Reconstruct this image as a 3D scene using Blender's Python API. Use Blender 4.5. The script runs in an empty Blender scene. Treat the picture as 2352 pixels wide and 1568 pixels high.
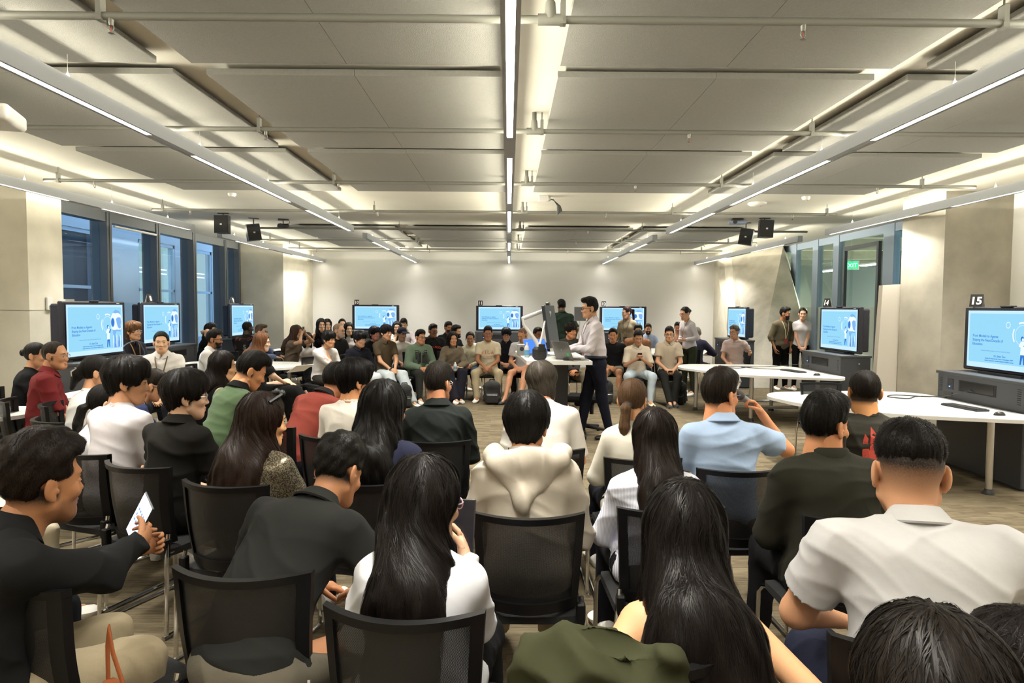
import bpy, math, random
import numpy as np
from mathutils import Vector, Matrix, Euler
from math import sin, cos, pi, radians as RD
SC = bpy.context.scene
# ---------------------------------------------------------------- camera, world, exposure
cam_data = bpy.data.cameras.new('camera'); cam_data.lens = 24.0; cam_data.sensor_width = 36.0
cam_data.clip_start = 0.05; cam_data.clip_end = 200
cam = bpy.data.objects.new('camera', cam_data); SC.collection.objects.link(cam)
cam.matrix_world = Matrix.Translation((0, 0, 1.68)) @ Matrix.Rotation(-math.atan(8/1568), 4, 'Z') @ \
    Matrix.Rotation(pi/2-math.atan(79/1568), 4, 'X') @ Matrix.Rotation(0.0065, 4, 'Z')
SC.camera = cam
w = bpy.data.worlds.new('dusk'); SC.world = w; w.use_nodes = True
w.node_tree.nodes['Background'].inputs[0].default_value = (0.30, 0.47, 0.62, 1)
w.node_tree.nodes['Background'].inputs[1].default_value = 1.9
SC.view_settings.view_transform = 'Standard'; SC.view_settings.look = 'None'
SC.view_settings.gamma = 1; SC.view_settings.use_curve_mapping = False
SC.view_settings.exposure = 0.74
cy = SC.cycles
cy.max_bounces = 5; cy.diffuse_bounces = 3; cy.glossy_bounces = 2; cy.transmission_bounces = 3
cy.transparent_max_bounces = 10; cy.caustics_reflective = False; cy.caustics_refractive = False
cy.use_denoising = True; cy.sample_clamp_indirect = 4.0; cy.use_adaptive_sampling = True; cy.adaptive_threshold = 0.02
LAMP_DOWN = 12.0; LAMP_W = 20.5; LAMP_UP = 1.3; LAMP_SIDE = 3.7                     # strength of the pendant strips
LAMP_COL = (1.0, 0.93, 0.74)
rnd = random.Random(7)
# ---------------------------------------------------------------- helpers
def link(o, parent=None):
    SC.collection.objects.link(o)
    if parent is not None: o.parent = parent
    return o
def tag(o, label=None, cat=None, group=None, kind=None):
    if label: o['label'] = label
    if cat: o['category'] = cat
    if group: o['group'] = group
    if kind: o['kind'] = kind
    return o
def empty(name, loc=(0, 0, 0), rz=0.0, label=None, cat=None, group=None):
    o = bpy.data.objects.new(name, None); o.empty_display_size = 0.1
    o.location = loc; o.rotation_euler = (0, 0, rz); link(o); tag(o, label, cat, group)
    return o
def copy_tree(o, parent=None):
    c = o.copy(); link(c, parent)
    for ch in list(o.children): copy_tree(ch, c)
    return c
MATS = {}
def srgb(r, g, b):
    f = lambda c: (c/255/12.92) if c/255 <= 0.04045 else ((c/255+0.055)/1.055)**2.4
    return (f(r), f(g), f(b))
def mat(name, col, rough=0.6, metal=0.0, bump=0.0, bscale=60, var=0.0, vscale=4, emit=0.0, spec=0.5, sheen=0.0, coat=0.0, aniso=None):
    if name in MATS: return MATS[name]
    m = bpy.data.materials.new(name); m.use_nodes = True; MATS[name] = m
    nt = m.node_tree; b = nt.nodes['Principled BSDF']
    b.inputs['Base Color'].default_value = (*col, 1); b.inputs['Roughness'].default_value = rough
    b.inputs['Metallic'].default_value = metal; b.inputs['Specular IOR Level'].default_value = spec
    if sheen: b.inputs['Sheen Weight'].default_value = sheen
    if coat: b.inputs['Coat Weight'].default_value = coat
    if emit:
        b.inputs['Emission Color'].default_value = (*col, 1); b.inputs['Emission Strength'].default_value = emit
    if bump or var:
        tc = nt.nodes.new('ShaderNodeTexCoord')
        if aniso:
            mp = nt.nodes.new('ShaderNodeMapping'); mp.inputs['Scale'].default_value = aniso
            nt.links.new(tc.outputs['Object'], mp.inputs['Vector']); src = mp.outputs['Vector']
        else: src = tc.outputs['Object']
    if var:
        n = nt.nodes.new('ShaderNodeTexNoise'); n.inputs['Scale'].default_value = vscale; n.inputs['Detail'].default_value = 4
        nt.links.new(src, n.inputs['Vector'])
        cr = nt.nodes.new('ShaderNodeValToRGB'); cr.color_ramp.elements[0].position = 0.3; cr.color_ramp.elements[1].position = 0.7
        cr.color_ramp.elements[0].color = (*[c*(1-var) for c in col], 1)
        cr.color_ramp.elements[1].color = (*[min(1, c*(1+var)) for c in col], 1)
        nt.links.new(n.outputs['Fac'], cr.inputs['Fac']); nt.links.new(cr.outputs['Color'], b.inputs['Base Color'])
    if bump:
        n2 = nt.nodes.new('ShaderNodeTexNoise'); n2.inputs['Scale'].default_value = bscale; n2.inputs['Detail'].default_value = 3
        nt.links.new(src, n2.inputs['Vector'])
        bp = nt.nodes.new('ShaderNodeBump'); bp.inputs['Strength'].default_value = bump; bp.inputs['Distance'].default_value = 0.01
        nt.links.new(n2.outputs['Fac'], bp.inputs['Height']); nt.links.new(bp.outputs['Normal'], b.inputs['Normal'])
    return m
def emis(name, col, s):
    if name in MATS: return MATS[name]
    m = bpy.data.materials.new(name); m.use_nodes = True; MATS[name] = m
    nt = m.node_tree; nt.nodes.clear(); o = nt.nodes.new('ShaderNodeOutputMaterial'); e = nt.nodes.new('ShaderNodeEmission')
    e.inputs[0].default_value = (*col, 1); e.inputs[1].default_value = s; nt.links.new(e.outputs[0], o.inputs[0]); return m
class MB:
    """collects simple shapes and links them as one mesh"""
    def __init__(s): s.v = []; s.f = []; s.mi = []; s.m = 0
    def add(s, V, Fc):
        o = len(s.v); s.v += [tuple(map(float, p)) for p in V]; s.f += [tuple(i+o for i in f) for f in Fc]; s.mi += [s.m]*len(Fc); return s
    def box(s, x0, x1, y0, y1, z0, z1, M=None, bev=0.0):
        if bev > 0: return s.rbox(x0, x1, y0, y1, z0, z1, bev, M)
        V = [Vector((x, y, z)) for z in (z0, z1) for y in (y0, y1) for x in (x0, x1)]
        if M is not None: V = [M @ p for p in V]
        return s.add(V, [(0, 2, 3, 1), (4, 5, 7, 6), (0, 1, 5, 4), (2, 6, 7, 3), (0, 4, 6, 2), (1, 3, 7, 5)])
    def rbox(s, x0, x1, y0, y1, z0, z1, r, M=None):
        """box with bevelled edges"""
        r = min(r, (x1-x0)/2.01, (y1-y0)/2.01, (z1-z0)/2.01)
        rings = []
        for z, q in ((z0, r), (z0+r, 0), (z1-r, 0), (z1, r)):
            a, b, c, d = x0+q, x1-q, y0+q, y1-q
            rings.append([(a+r*(q == 0), c, z), (b-r*(q == 0), c, z), (b, c+r*(q == 0), z), (b, d-r*(q == 0), z), (b-r*(q == 0), d, z), (a+r*(q == 0), d, z), (a, d-r*(q == 0), z), (a, c+r*(q == 0), z)])
        V = [Vector(p) for R_ in rings for p in R_]
        if M is not None: V = [M @ p for p in V]
        Fc = []
        for k in range(3):
            for i in range(8):
                j = (i+1) % 8; Fc.append((k*8+i, k*8+j, k*8+8+j, k*8+8+i))
        Fc.append(tuple(range(7, -1, -1))); Fc.append(tuple(range(24, 32)))
        return s.add(V, Fc)
    def tube(s, pts, r, n=10, cap=True, flat=1.0):
        P = [Vector(p) for p in pts]; rr = r if isinstance(r, (list, tuple)) else [r]*len(P)
        V = []; up = None
        for i, p in enumerate(P):
            t = (P[min(i+1, len(P)-1)]-P[max(i-1, 0)])
            t = t.normalized() if t.length > 1e-9 else Vector((0, 0, 1))
            if up is None:
                up = Vector((0, 0, 1)) if abs(t.z) < 0.9 else Vector((0, 1, 0))
            a = t.cross(up).normalized(); b = a.cross(t).normalized(); up = b
            for k in range(n):
                q = 2*pi*k/n; V.append(p+a*cos(q)*rr[i]+b*sin(q)*rr[i]*flat)
        Fc = []
        for i in range(len(P)-1):
            for k in range(n):
                j = (k+1) % n; Fc.append((i*n+k, i*n+j, (i+1)*n+j, (i+1)*n+k))
        if cap: Fc.append(tuple(range(n-1, -1, -1))); Fc.append(tuple(range((len(P)-1)*n, len(P)*n)))
        return s.add(V, Fc)
    def prism(s, poly, z0, z1, M=None):
        n = len(poly); V = [Vector((x, y, z0)) for x, y in poly]+[Vector((x, y, z1)) for x, y in poly]
        if M is not None: V = [M @ p for p in V]
        return s.add(V, [tuple(range(n-1, -1, -1)), tuple(range(n, 2*n))]+[(i, (i+1) % n, n+(i+1) % n, n+i) for i in range(n)])
    def lathe(s, prof, n=16, M=None):
        V = []
        for r_, z in prof:
            for k in range(n): V.append(Vector((r_*cos(2*pi*k/n), r_*sin(2*pi*k/n), z)))
        if M is not None: V = [M @ p for p in V]
        Fc = [(i*n+k, i*n+(k+1) % n, (i+1)*n+(k+1) % n, (i+1)*n+k) for i in range(len(prof)-1) for k in range(n)]
        Fc += [tuple(range(n-1, -1, -1)), tuple(range((len(prof)-1)*n, len(prof)*n))]
        return s.add(V, Fc)
    def ell(s, c, r, n=14, M=None):
        V = []; Fc = []; m_ = n//2
        for i in range(1, m_):
            th = pi*i/m_
            for k in range(n): V.append(Vector((c[0]+r[0]*sin(th)*cos(2*pi*k/n), c[1]+r[1]*sin(th)*sin(2*pi*k/n), c[2]-r[2]*cos(th))))
        b0 = len(V); V += [Vector((c[0], c[1], c[2]-r[2])), Vector((c[0], c[1], c[2]+r[2]))]
        if M is not None: V = [M @ p for p in V]
        for i in range(m_-2):
            for k in range(n): Fc.append((i*n+k, i*n+(k+1) % n, (i+1)*n+(k+1) % n, (i+1)*n+k))
        for k in range(n):
            Fc.append((b0, (k+1) % n, k)); Fc.append((b0+1, (m_-2)*n+k, (m_-2)*n+(k+1) % n))
        return s.add(V, Fc)
    def build(s, name, m, parent=None, smooth=False):
        me = bpy.data.meshes.new(name); me.from_pydata(s.v, [], s.f)
        for mm in (m if isinstance(m, (list, tuple)) else [m]): me.materials.append(mm)
        if any(s.mi): me.polygons.foreach_set('material_index', s.mi)
        if smooth:
            me.polygons.foreach_set('use_smooth', [True]*len(me.polygons))
            try: me.set_sharp_from_angle(angle=RD(40))
            except Exception: pass
        me.update(); return link(bpy.data.objects.new(name, me), parent)
def struct(o): o['kind'] = 'structure'; return o
def arc(cx, cy_, r, a0, a1, n=6): return [(cx+r*cos(RD(a0+(a1-a0)*i/n)), cy_+r*sin(RD(a0+(a1-a0)*i/n))) for i in range(n+1)]
def text(s, size, loc, m, parent, name='lettering', align='LEFT', rot=(pi/2, 0, 0), sx=1.0, bold=0.0, depth=0.0005):
    c = bpy.data.curves.new(name, 'FONT'); c.body = s; c.size = size; c.align_x = align; c.extrude = depth; c.offset = bold; c.resolution_u = 2
    c.materials.append(m); tmp = bpy.data.objects.new(name, c); me = bpy.data.meshes.new_from_object(tmp); bpy.data.objects.remove(tmp); bpy.data.curves.remove(c)
    o = link(bpy.data.objects.new(name, me), parent); o.location = loc; o.rotation_euler = rot; o.scale = (sx, 1, 1); return o

# ================================================================ the room
ZC = 3.195; YB = 19.1
def concrete(name, col, seams=False, k=0.10):
    m = mat(name, col, 0.75, bump=0.15, bscale=9, var=k, vscale=1.3)
    return m
M_ceil = concrete('ceiling_concrete', (0.64, 0.625, 0.56), k=0.05)
M_white = mat('painted_wall', (0.86, 0.855, 0.83), 0.7, var=0.015, vscale=0.8)
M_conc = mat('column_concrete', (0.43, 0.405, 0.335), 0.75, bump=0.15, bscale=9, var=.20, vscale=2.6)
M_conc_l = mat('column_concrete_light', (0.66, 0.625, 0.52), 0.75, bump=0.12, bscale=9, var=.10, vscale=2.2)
M_panel = mat('acoustic_panel', (0.265, 0.262, 0.248), 0.95, bump=0.3, bscale=180, var=0.04, vscale=60, spec=0.1)
M_alu = mat('pendant_aluminium', (0.40, 0.425, 0.46), 0.45)
M_pipe = mat('pipe_grey_paint', (0.19, 0.19, 0.17), 0.4)
M_frame = mat('window_frame_grey', (0.115, 0.125, 0.135), 0.45, 0.2)
M_black = mat('black_plastic', (0.018, 0.018, 0.02), 0.4)
M_blackm = mat('black_matt', (0.012, 0.012, 0.012), 0.8)
M_chrome = mat('chrome', (0.75, 0.75, 0.75), 0.16, 1.0)
M_whitep = mat('white_plastic', (0.72, 0.71, 0.68), 0.4)
M_tabletop = mat('white_laminate', (0.80, 0.79, 0.75), 0.3)
M_console = mat('console_dark_grey', (0.045, 0.048, 0.055), 0.5, bump=0.1, bscale=300)
M_steel = mat('brushed_steel', (0.62, 0.60, 0.56), 0.3, 0.9)
# carpet: planks of slightly different browns
def carpet():
    m = bpy.data.materials.new('carpet_planks'); m.use_nodes = True; nt = m.node_tree; b = nt.nodes['Principled BSDF']
    b.inputs['Roughness'].default_value = 0.95; b.inputs['Specular IOR Level'].default_value = 0.1
    tc = nt.nodes.new('ShaderNodeTexCoord')
    br = nt.nodes.new('ShaderNodeTexBrick'); br.inputs['Scale'].default_value = 1.0; br.offset = 0.35; br.offset_frequency = 2
    br.inputs['Brick Width'].default_value = 0.25; br.inputs['Row Height'].default_value = 0.07; br.inputs['Mortar Size'].default_value = 0.0
    br.inputs['Color1'].default_value = (0.0, 0, 0, 1); br.inputs['Color2'].default_value = (1, 1, 1, 1)
    nt.links.new(tc.outputs['Object'], br.inputs['Vector'])
    n = nt.nodes.new('ShaderNodeTexNoise'); n.inputs['Scale'].default_value = 55; n.inputs['Detail'].default_value = 4
    mp = nt.nodes.new('ShaderNodeMapping'); mp.inputs['Scale'].default_value = (0.12, 1, 1)
    nt.links.new(tc.outputs['Object'], mp.inputs[0]); nt.links.new(mp.outputs[0], n.inputs['Vector'])
    ad = nt.nodes.new('ShaderNodeMath'); ad.operation = 'ADD'
    ml = nt.nodes.new('ShaderNodeMath'); ml.operation = 'MULTIPLY'; ml.inputs[1].default_value = 0.34
    nt.links.new(br.outputs['Color'], ml.inputs[0]); nt.links.new(ml.outputs[0], ad.inputs[0]); nt.links.new(n.outputs['Fac'], ad.inputs[1])
    cr = nt.nodes.new('ShaderNodeValToRGB'); cr.color_ramp.elements[0].position = 0.38; cr.color_ramp.elements[1].position = 0.92
    cr.color_ramp.elements[0].color = (0.085, 0.068, 0.043, 1); cr.color_ramp.elements[1].color = (0.20, 0.163, 0.105, 1)
    nt.links.new(ad.outputs[0], cr.inputs[0]); nt.links.new(cr.outputs[0], b.inputs['Base Color'])
    n2 = nt.nodes.new('ShaderNodeTexNoise'); n2.inputs['Scale'].default_value = 350
    nt.links.new(tc.outputs['Object'], n2.inputs['Vector'])
    bp = nt.nodes.new('ShaderNodeBump'); bp.inputs['Strength'].default_value = 0.5; bp.inputs['Distance'].default_value = 0.004
    nt.links.new(n2.outputs[0], bp.inputs['Height']); nt.links.new(bp.outputs[0], b.inputs['Normal'])
    return m
struct(MB().box(-7.2, 7.2, -4.5, YB+0.3, -0.1, 0).build('floor', carpet()))
struct(MB().box(-7.2, 7.2, -4.5, YB+0.3, ZC, ZC+0.2).build('ceiling', M_ceil))
struct(MB().box(-7.0, 7.0, YB, YB+0.2, 0, ZC).build('wall_back', M_white))
struct(MB().box(-7.2, 7.2, -4.7, -4.5, 0, ZC).build('wall_rear', M_white))
struct(MB().box(-7.2, -7.0, -4.5, 8.6, 0, ZC).build('wall_left', M_white))
struct(MB().box(6.44, 6.9, -4.5, 8.80, 0, ZC).build('wall_right', M_white))
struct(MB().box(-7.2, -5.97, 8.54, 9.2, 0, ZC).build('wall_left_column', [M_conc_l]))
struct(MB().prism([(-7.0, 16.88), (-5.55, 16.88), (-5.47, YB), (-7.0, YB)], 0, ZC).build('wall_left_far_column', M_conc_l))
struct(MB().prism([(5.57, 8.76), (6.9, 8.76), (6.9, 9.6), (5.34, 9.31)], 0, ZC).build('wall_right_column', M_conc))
# formwork seams and small ties of the concrete
M_seam = mat('concrete_seam', (0.30, 0.28, 0.23), 0.9)
b = MB(); b.box(-5.972, -5.966, 8.54, 9.2, 1.60, 1.606); b.box(-7.0, -5.97, 8.534, 8.54, 1.60, 1.606); b.build('trim_1', M_seam)['kind'] = 'structure'
# raking concrete strut beside the right glazing
def hull(bot, top, name, m):
    n = len(bot); V = list(bot)+list(top)
    o = MB().add(V, [tuple(range(n-1, -1, -1)), tuple(range(n, 2*n))]+[(i, (i+1) % n, n+(i+1) % n, n+i) for i in range(n)]).build(name, m)
    return struct(o)
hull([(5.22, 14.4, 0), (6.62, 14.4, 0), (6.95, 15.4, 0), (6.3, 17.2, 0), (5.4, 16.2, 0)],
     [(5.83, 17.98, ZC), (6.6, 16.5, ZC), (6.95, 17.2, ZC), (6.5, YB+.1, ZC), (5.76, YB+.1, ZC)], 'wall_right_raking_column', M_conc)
hull([(5.3, 15.6, 0), (5.5, 15.5, 0), (6.4, 17.6, 0), (6.4, YB+.1, 0), (5.72, YB+.1, 0)],
     [(5.76, 18.2, ZC), (5.85, 17.95, ZC), (6.4, 18.0, ZC), (6.4, YB+.1, ZC), (5.74, YB+.1, ZC)], 'wall_right_corner_column', M_conc_l)
# white partition stub between the glazing and the right column
o = MB().add([(5.03, 9.33, 0), (5.40, 9.33, 0), (5.40, 9.33, 2.03), (5.11, 9.33, 2.01), (5.03, 9.43, 0), (5.40, 9.43, 0), (5.40, 9.43, 2.03), (5.11, 9.43, 2.01)],
         [(0, 1, 2, 3), (7, 6, 5, 4), (0, 4, 5, 1), (1, 5, 6, 2), (2, 6, 7, 3), (3, 7, 4, 0)]).build('partition_board', mat('partition_white', (0.72, 0.67, 0.58), 0.6))
tag(o, 'tall off-white board with a slanting left edge against the right concrete column', 'board')
# ---------------------------------------------------------------- acoustic panels
cols = [(-4.10, -2.12, 'left of the left light run'), (-1.91, -0.05, 'just left of the centre light run'), (0.30, 2.30, 'just right of the centre light run'), (2.51, 4.49, 'right of the right light run')]
cols = [(a, b_, c) for a, b_, c in cols]
prows = [(2.0, 4.18, 'nearest the camera'), (4.38, 6.35, 'in the second row'), (6.55, 8.70, 'in the third row'), (12.75, 14.55, 'first row past the bare band'), (14.75, 16.8, 'last row before the back wall')]
for (y0, y1, rn) in prows:
    for (x0, x1, cn) in cols:
        xm = (x0+x1)/2
        b = MB(); b.box(x0, xm-0.0015, y0, y1, 3.128, 3.166); b.box(xm+0.0015, x1, y0, y1, 3.128, 3.166)
        b.box(x0+.3, x0+.36, y0+.3, y1-.3, 3.166, ZC); b.box(x1-.36, x1-.3, y0+.3, y1-.3, 3.166, ZC)
        tag(b.build('acoustic_panel', M_panel), 'taupe ceiling panel %s, %s' % (rn, cn), 'ceiling panel', 'acoustic panels under the ceiling')
# ---------------------------------------------------------------- pendant light runs
M_down = emis('pendant_diffuser', (1.0, 0.93, 0.82), LAMP_DOWN); M_up = emis('pendant_uplight', LAMP_COL, LAMP_UP)
def pendant(x, y0, y1, lit, wires, label):
    t = empty('pendant_light', (x, y0, 2.885), 0, label, 'ceiling light', 'linear pendant lights'); L = y1-y0
    b = MB(); b.box(-.043, -.037, 0, L, 0, .10); b.box(.037, .043, 0, L, 0, .10); b.box(-.037, .037, 0, .004, 0, .10); b.box(-.037, .037, L-.004, L, 0, .10)
    b.box(-.037, .037, .004, L-.004, .05, .055)
    yy = 0.0
    for a, c in lit:
        b.box(-.037, .037, yy+.004, a-y0-.002, .004, .012); yy = c-y0+.0
    b.box(-.037, .037, yy+.002, L-.004, .004, .012)
    b.box(-.037, -.021, .004, L-.004, .002, .013); b.box(.021, .037, .004, L-.004, .002, .013); b.build('housing', M_alu, t)
    for a, c in lit:
        d = MB(); m_ = (a+c)/2-y0
        d.box(-.021, .021, a-y0, m_-.008, .012, .016); d.box(-.021, .021, m_+.008, c-y0, .012, .016)
        d.build('diffuser', M_down, t)
        ld = bpy.data.lights.new('downlight', 'AREA'); ld.shape = 'RECTANGLE'; ld.size = .066; cc = min(c, 18.45); ld.size_y = cc-a; ld.energy = LAMP_W*(cc-a); ld.color = (1.0, 0.955, 0.87); ld.spread = RD(105)
        lo = link(bpy.data.objects.new('downlight', ld), t); lo.location = (0, (a+cc)/2-y0, .002)
    MB().box(-.034, .034, .1, L-.1, .085, .088).build('uplight_strip', M_up, t)
    for s_ in (-1, 1):
        ld = bpy.data.lights.new('sidelight', 'AREA'); ld.shape = 'RECTANGLE'; ld.size = .03; ld.size_y = min(y1, 18.8)-y0-.3; ld.energy = LAMP_SIDE*ld.size_y; ld.color = LAMP_COL; ld.spread = RD(104)
        lo = link(bpy.data.objects.new('sidelight', ld), t); lo.location = (s_*.022, .15+ld.size_y/2, .112); lo.rotation_euler = (0, RD(180-83*s_), 0)
    for wy in wires:
        q = MB(); q.lathe([(.002, .10), (.012, .10), (.009, .125), (.003, .14), (.0016, .15), (.0016, ZC-2.885-.006), (.012, ZC-2.885-.004), (.012, ZC-2.885)], 8, Matrix.Translation((0, wy-y0, 0)))
        q.build('suspension_wire', M_whitep, t, True)
    return t
nearlit = [(-3.7, -1.25), (-.6, 1.85), (2.52, 4.95), (5.63, 8.07), (8.75, 11.12)]
farlit = [(13.0, 14.75), (16.4, 19.0)]
nw = [-2.5, 0.9, 4.05, 5.75, 7.35, 8.95, 10.4]; fw = [12.9, 14.4, 16.0, 18.0]
names = {-5.15: 'far left', -2.57: 'left', 0.0: 'centre', 2.60: 'right', 5.2: 'far right'}
for x, nm in names.items():
    pendant(x, -4.0, 11.2, nearlit, nw, 'long grey linear pendant light, the near one of the %s run' % nm)
    pendant(x, 12.25, 19.08, farlit, fw, 'short grey linear pendant light reaching the back wall, %s run' % nm)
# ---------------------------------------------------------------- sprinkler pipes
M_red = mat('sprinkler_bulb', (0.5, 0.03, 0.02), 0.3)
def sprinkler(y, x0, x1, label, headx, hangx):
    t = empty('sprinkler_pipe', (0, y, 3.05), 0, label, 'sprinkler pipe', 'sprinkler pipes under the ceiling')
    MB().tube([(x0, 0, 0), (x1, 0, 0)], .019, 12).build('pipe', M_pipe, t, True)
    b = MB(); b.tube([(.13, 0, 0), (.25, 0, 0)], .027, 12); b.tube([(.19, 0, 0), (.19, 0, .08)], [.03, .024], 12)
    b.build('tee_fitting', M_pipe, t, True)
    MB().tube([(.19, 0, .08), (.19, 0, ZC-3.05)], .018, 10).build('riser', M_pipe, t, True)
    for hx in hangx:
        b = MB(); b.box(hx-.012, hx+.012, -.024, .024, .0, .085); b.tube([(hx, 0, .08), (hx, 0, ZC-3.05)], .005, 6)
        b.box(hx-.014, hx+.014, -.023, .023, -.024, .0)
        b.build('hanger', M_pipe, t)
    for hx in headx:
        b = MB(); b.tube([(hx, 0, -.01), (hx, 0, -.045)], [.014, .010], 10)
        b.tube([(hx-.010, 0, -.045), (hx-.012, 0, -.06), (hx-.002, 0, -.078)], .0025, 6); b.tube([(hx+.010, 0, -.045), (hx+.012, 0, -.06), (hx+.002, 0, -.078)], .0025, 6)
        b.lathe([(.003, -.078), (.014, -.080), (.015, -.082)], 10, Matrix.Translation((hx, 0, 0)))
        h = b.build('sprinkler_head', M_pipe, t, True)
        MB().tube([(hx, 0, -.048), (hx, 0, -.074)], .0018, 6).build('bulb', M_red, h, True)
for y, x0, x1, nm in [(3.33, -6.2, 6.2, 'nearest the camera'), (5.40, -6.2, 6.2, 'second from the camera'), (7.67, -5.16, 5.2, 'third from the camera'),
                      (9.95, -5.15, 4.75, 'fourth from the camera'), (12.2, -4.45, 5.3, 'passing behind the hanging loudspeakers'), (14.4, -5.4, 5.2, 'second from the back wall'), (16.4, -5.3, 5.1, 'nearest the back wall')]:
    sprinkler(y, x0, x1, 'thin grey sprinkler pipe across the ceiling, %s' % nm, [h for h in (-4.6, -1.90, 1.40, 4.1) if x0 < h < x1], [h for h in (-5.0, -1.95, .25, 2.36, 4.6) if x0 < h < x1])
# ---------------------------------------------------------------- left windows
def glass(name, tint=(1, 1, 1), frost=0.0):
    if name in MATS: return MATS[name]
    m = bpy.data.materials.new(name); m.use_nodes = True; MATS[name] = m; nt = m.node_tree; nt.nodes.clear()
    o = nt.nodes.new('ShaderNodeOutputMaterial'); t = nt.nodes.new('ShaderNodeBsdfTransparent'); g = nt.nodes.new('ShaderNodeBsdfGlossy'); x = nt.nodes.new('ShaderNodeMixShader'); f = nt.nodes.new('ShaderNodeFresnel')
    t.inputs[0].default_value = (*tint, 1); g.inputs['Roughness'].default_value = 0.02
    ge = nt.nodes.new('ShaderNodeNewGeometry'); mm = nt.nodes.new('ShaderNodeMath'); mm.operation = 'MULTIPLY_ADD'; mm.inputs[1].default_value = 1/1.35-1.35; mm.inputs[2].default_value = 1.35
    nt.links.new(ge.outputs['Backfacing'], mm.inputs[0]); nt.links.new(mm.outputs[0], f.inputs[0])
    if frost:
        d = nt.nodes.new('ShaderNodeBsdfDiffuse'); d.inputs[0].default_value = (0.55, 0.62, 0.56, 1); y = nt.nodes.new('ShaderNodeMixShader'); y.inputs[0].default_value = frost
        nt.links.new(t.outputs[0], y.inputs[1]); nt.links.new(d.outputs[0], y.inputs[2]); nt.links.new(y.outputs[0], x.inputs[1])
    else: nt.links.new(t.outputs[0], x.inputs[1])
    nt.links.new(f.outputs[0], x.inputs[0]); nt.links.new(g.outputs[0], x.inputs[2]); nt.links.new(x.outputs[0], o.inputs[0]); return m
M_glass = glass('clear_glass', (0.86, 0.93, 1.0))
edges = [9.2, 11.40, 12.98, 14.48, 16.05, 16.88]
for i in range(5):
    a, c = edges[i], edges[i+1]
    w_ = empty('window_%d' % (i+1), (-6.7, a, 0)); struct(w_); L = c-a
    b = MB(); b.box(-.18, .10, L-.09, L+.05, 0, ZC); b.box(-.10, .08, 0, L-.09, 3.04, ZC); b.box(-.06, .06, 0, L-.09, 0, .08); b.box(.10, .112, L-.03, L-.015, 0, ZC)
    b.build('window_frame', M_frame, w_)
    if i == 1:
        MB().tube([(.11, .1, 2.98), (.11, L-.12, 2.98)], .02, 8).build('roller_blind', M_whitep, w_, True)
    MB().box(-.03, -.024, 0, L-.09, .08, 3.04).build('glass_pane', M_glass, w_)
# the building across the light well, with sash windows
M_fac = mat('facade_render', (0.60, 0.66, 0.74), 0.8, var=0.06, vscale=1)
M_sash = mat('sash_paint', (0.50, 0.62, 0.75), 0.5)
fac = empty('neighbouring_facade', (-8.3, 9, 0), 0, 'pale rendered facade with lit sash windows seen through the left glazing', 'building')
sw = [(12.35, 13.9), (15.4, 17.1), (18.1, 19.2), (20.2, 21.3), (9.3, 11.2)]
sw.sort(); b = MB(); p = 8.5
for a, c in sw+[(24.5, 24.5)]:
    b.box(-.35, 0, p-9, a-9, -1, 4.6)
    if c > a: b.box(-.35, 0, a-9, c-9, -1, 0.75); b.box(-.35, 0, a-9, c-9, 3.15, 4.6)
    p = c
b.build('facade_wall', M_fac, fac)
for k, (a, c) in enumerate(sw):
    b = MB(); z0, z1 = .75, 3.15; zm = 2.02
    for (u0, u1, v0, v1) in ((a, a+.07, z0, z1), (c-.07, c, z0, z1), (a, c, z0, z0+.08), (a, c, z1-.08, z1), (a, c, zm-.03, zm+.03)): b.box(-.09, -.02, u0-9, u1-9, v0, v1)
    f = b.build('sash_window', M_sash, fac)
    MB().box(-.055, -.05, a-9+.07, c-9-.07, z0+.08, z1-.08).build('sash_glass', M_glass, f)
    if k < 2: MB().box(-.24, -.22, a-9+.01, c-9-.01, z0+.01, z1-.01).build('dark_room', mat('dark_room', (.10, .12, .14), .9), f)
    if k >= 2:
        MB().box(-.20, -.18, a-9+.01, c-9-.01, z0+.01, z1-.01).build('lit_room', emis('lit_room_%d' % k, [(0.55, 0.75, 0.62), (0.62, 0.70, 0.55), (0.16, 0.42, 0.42)][k-2], [.62, .62, .5][k-2]), f)
        q = MB(); [q.box(-.178, -.17, a-9+.3, c-9-.1, zz, zz+.025) for zz in (2.42, 2.52)]; q.build('tube_lamp', emis('room_tubes', (.9, 1, .95), 2.5), f)
struct(MB().box(-8.65, -6.9, 8.5, 24.5, -1.1, -.9).build('floor_light_well', M_fac))
# ---------------------------------------------------------------- right glazing and the corridor behind it
M_fb = mat('mullion_blue_grey', (0.27, 0.34, 0.43), 0.45, 0.1)
g = empty('window_6', (6.78, 9.6, 0)); struct(g)
b = MB()
for y_, w2 in ((16.2, .30), (15.05, .26), (14.1, .24), (12.15, .34), (9.75, .1)): b.box(-.05, .07, y_-w2/2-9.6, y_+w2/2-9.6, 0, ZC)
b.box(-.035, .055, 0, 7.6, 3.05, ZC-.002); b.box(-.035, .055, 0, 7.6, 0.002, .1)
b.build('window_frame', M_fb, g)
MB().box(-.003, .003, .1, 7.5, .1, 3.05).build('glass_pane', glass('corridor_glass', (0.90, 0.97, 0.92)), g)
MB().box(-.012, -.008, 2.8, 7.4, .1, 1.72).build('frosted_film', glass('frosted_film', (.8, .9, .85), .85), g)
d = empty('door_1', (6.72, 12.4, 0)); struct(d)
b = MB()
for y0, y1, z0, z1 in ((0, .07, .05, 2.92), (1.25, 1.32, .05, 2.92), (.07, 1.25, 2.84, 2.92), (.07, 1.25, .05, .25)): b.box(-.03, .03, y0, y1, z0, z1)
b.box(.12, 1.12, .10, .18, .05, 2.75)  # door leaf standing open into the corridor
b.build('door_frame', mat('door_frame_dark', (0.07, 0.085, 0.10), .4), d)
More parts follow.
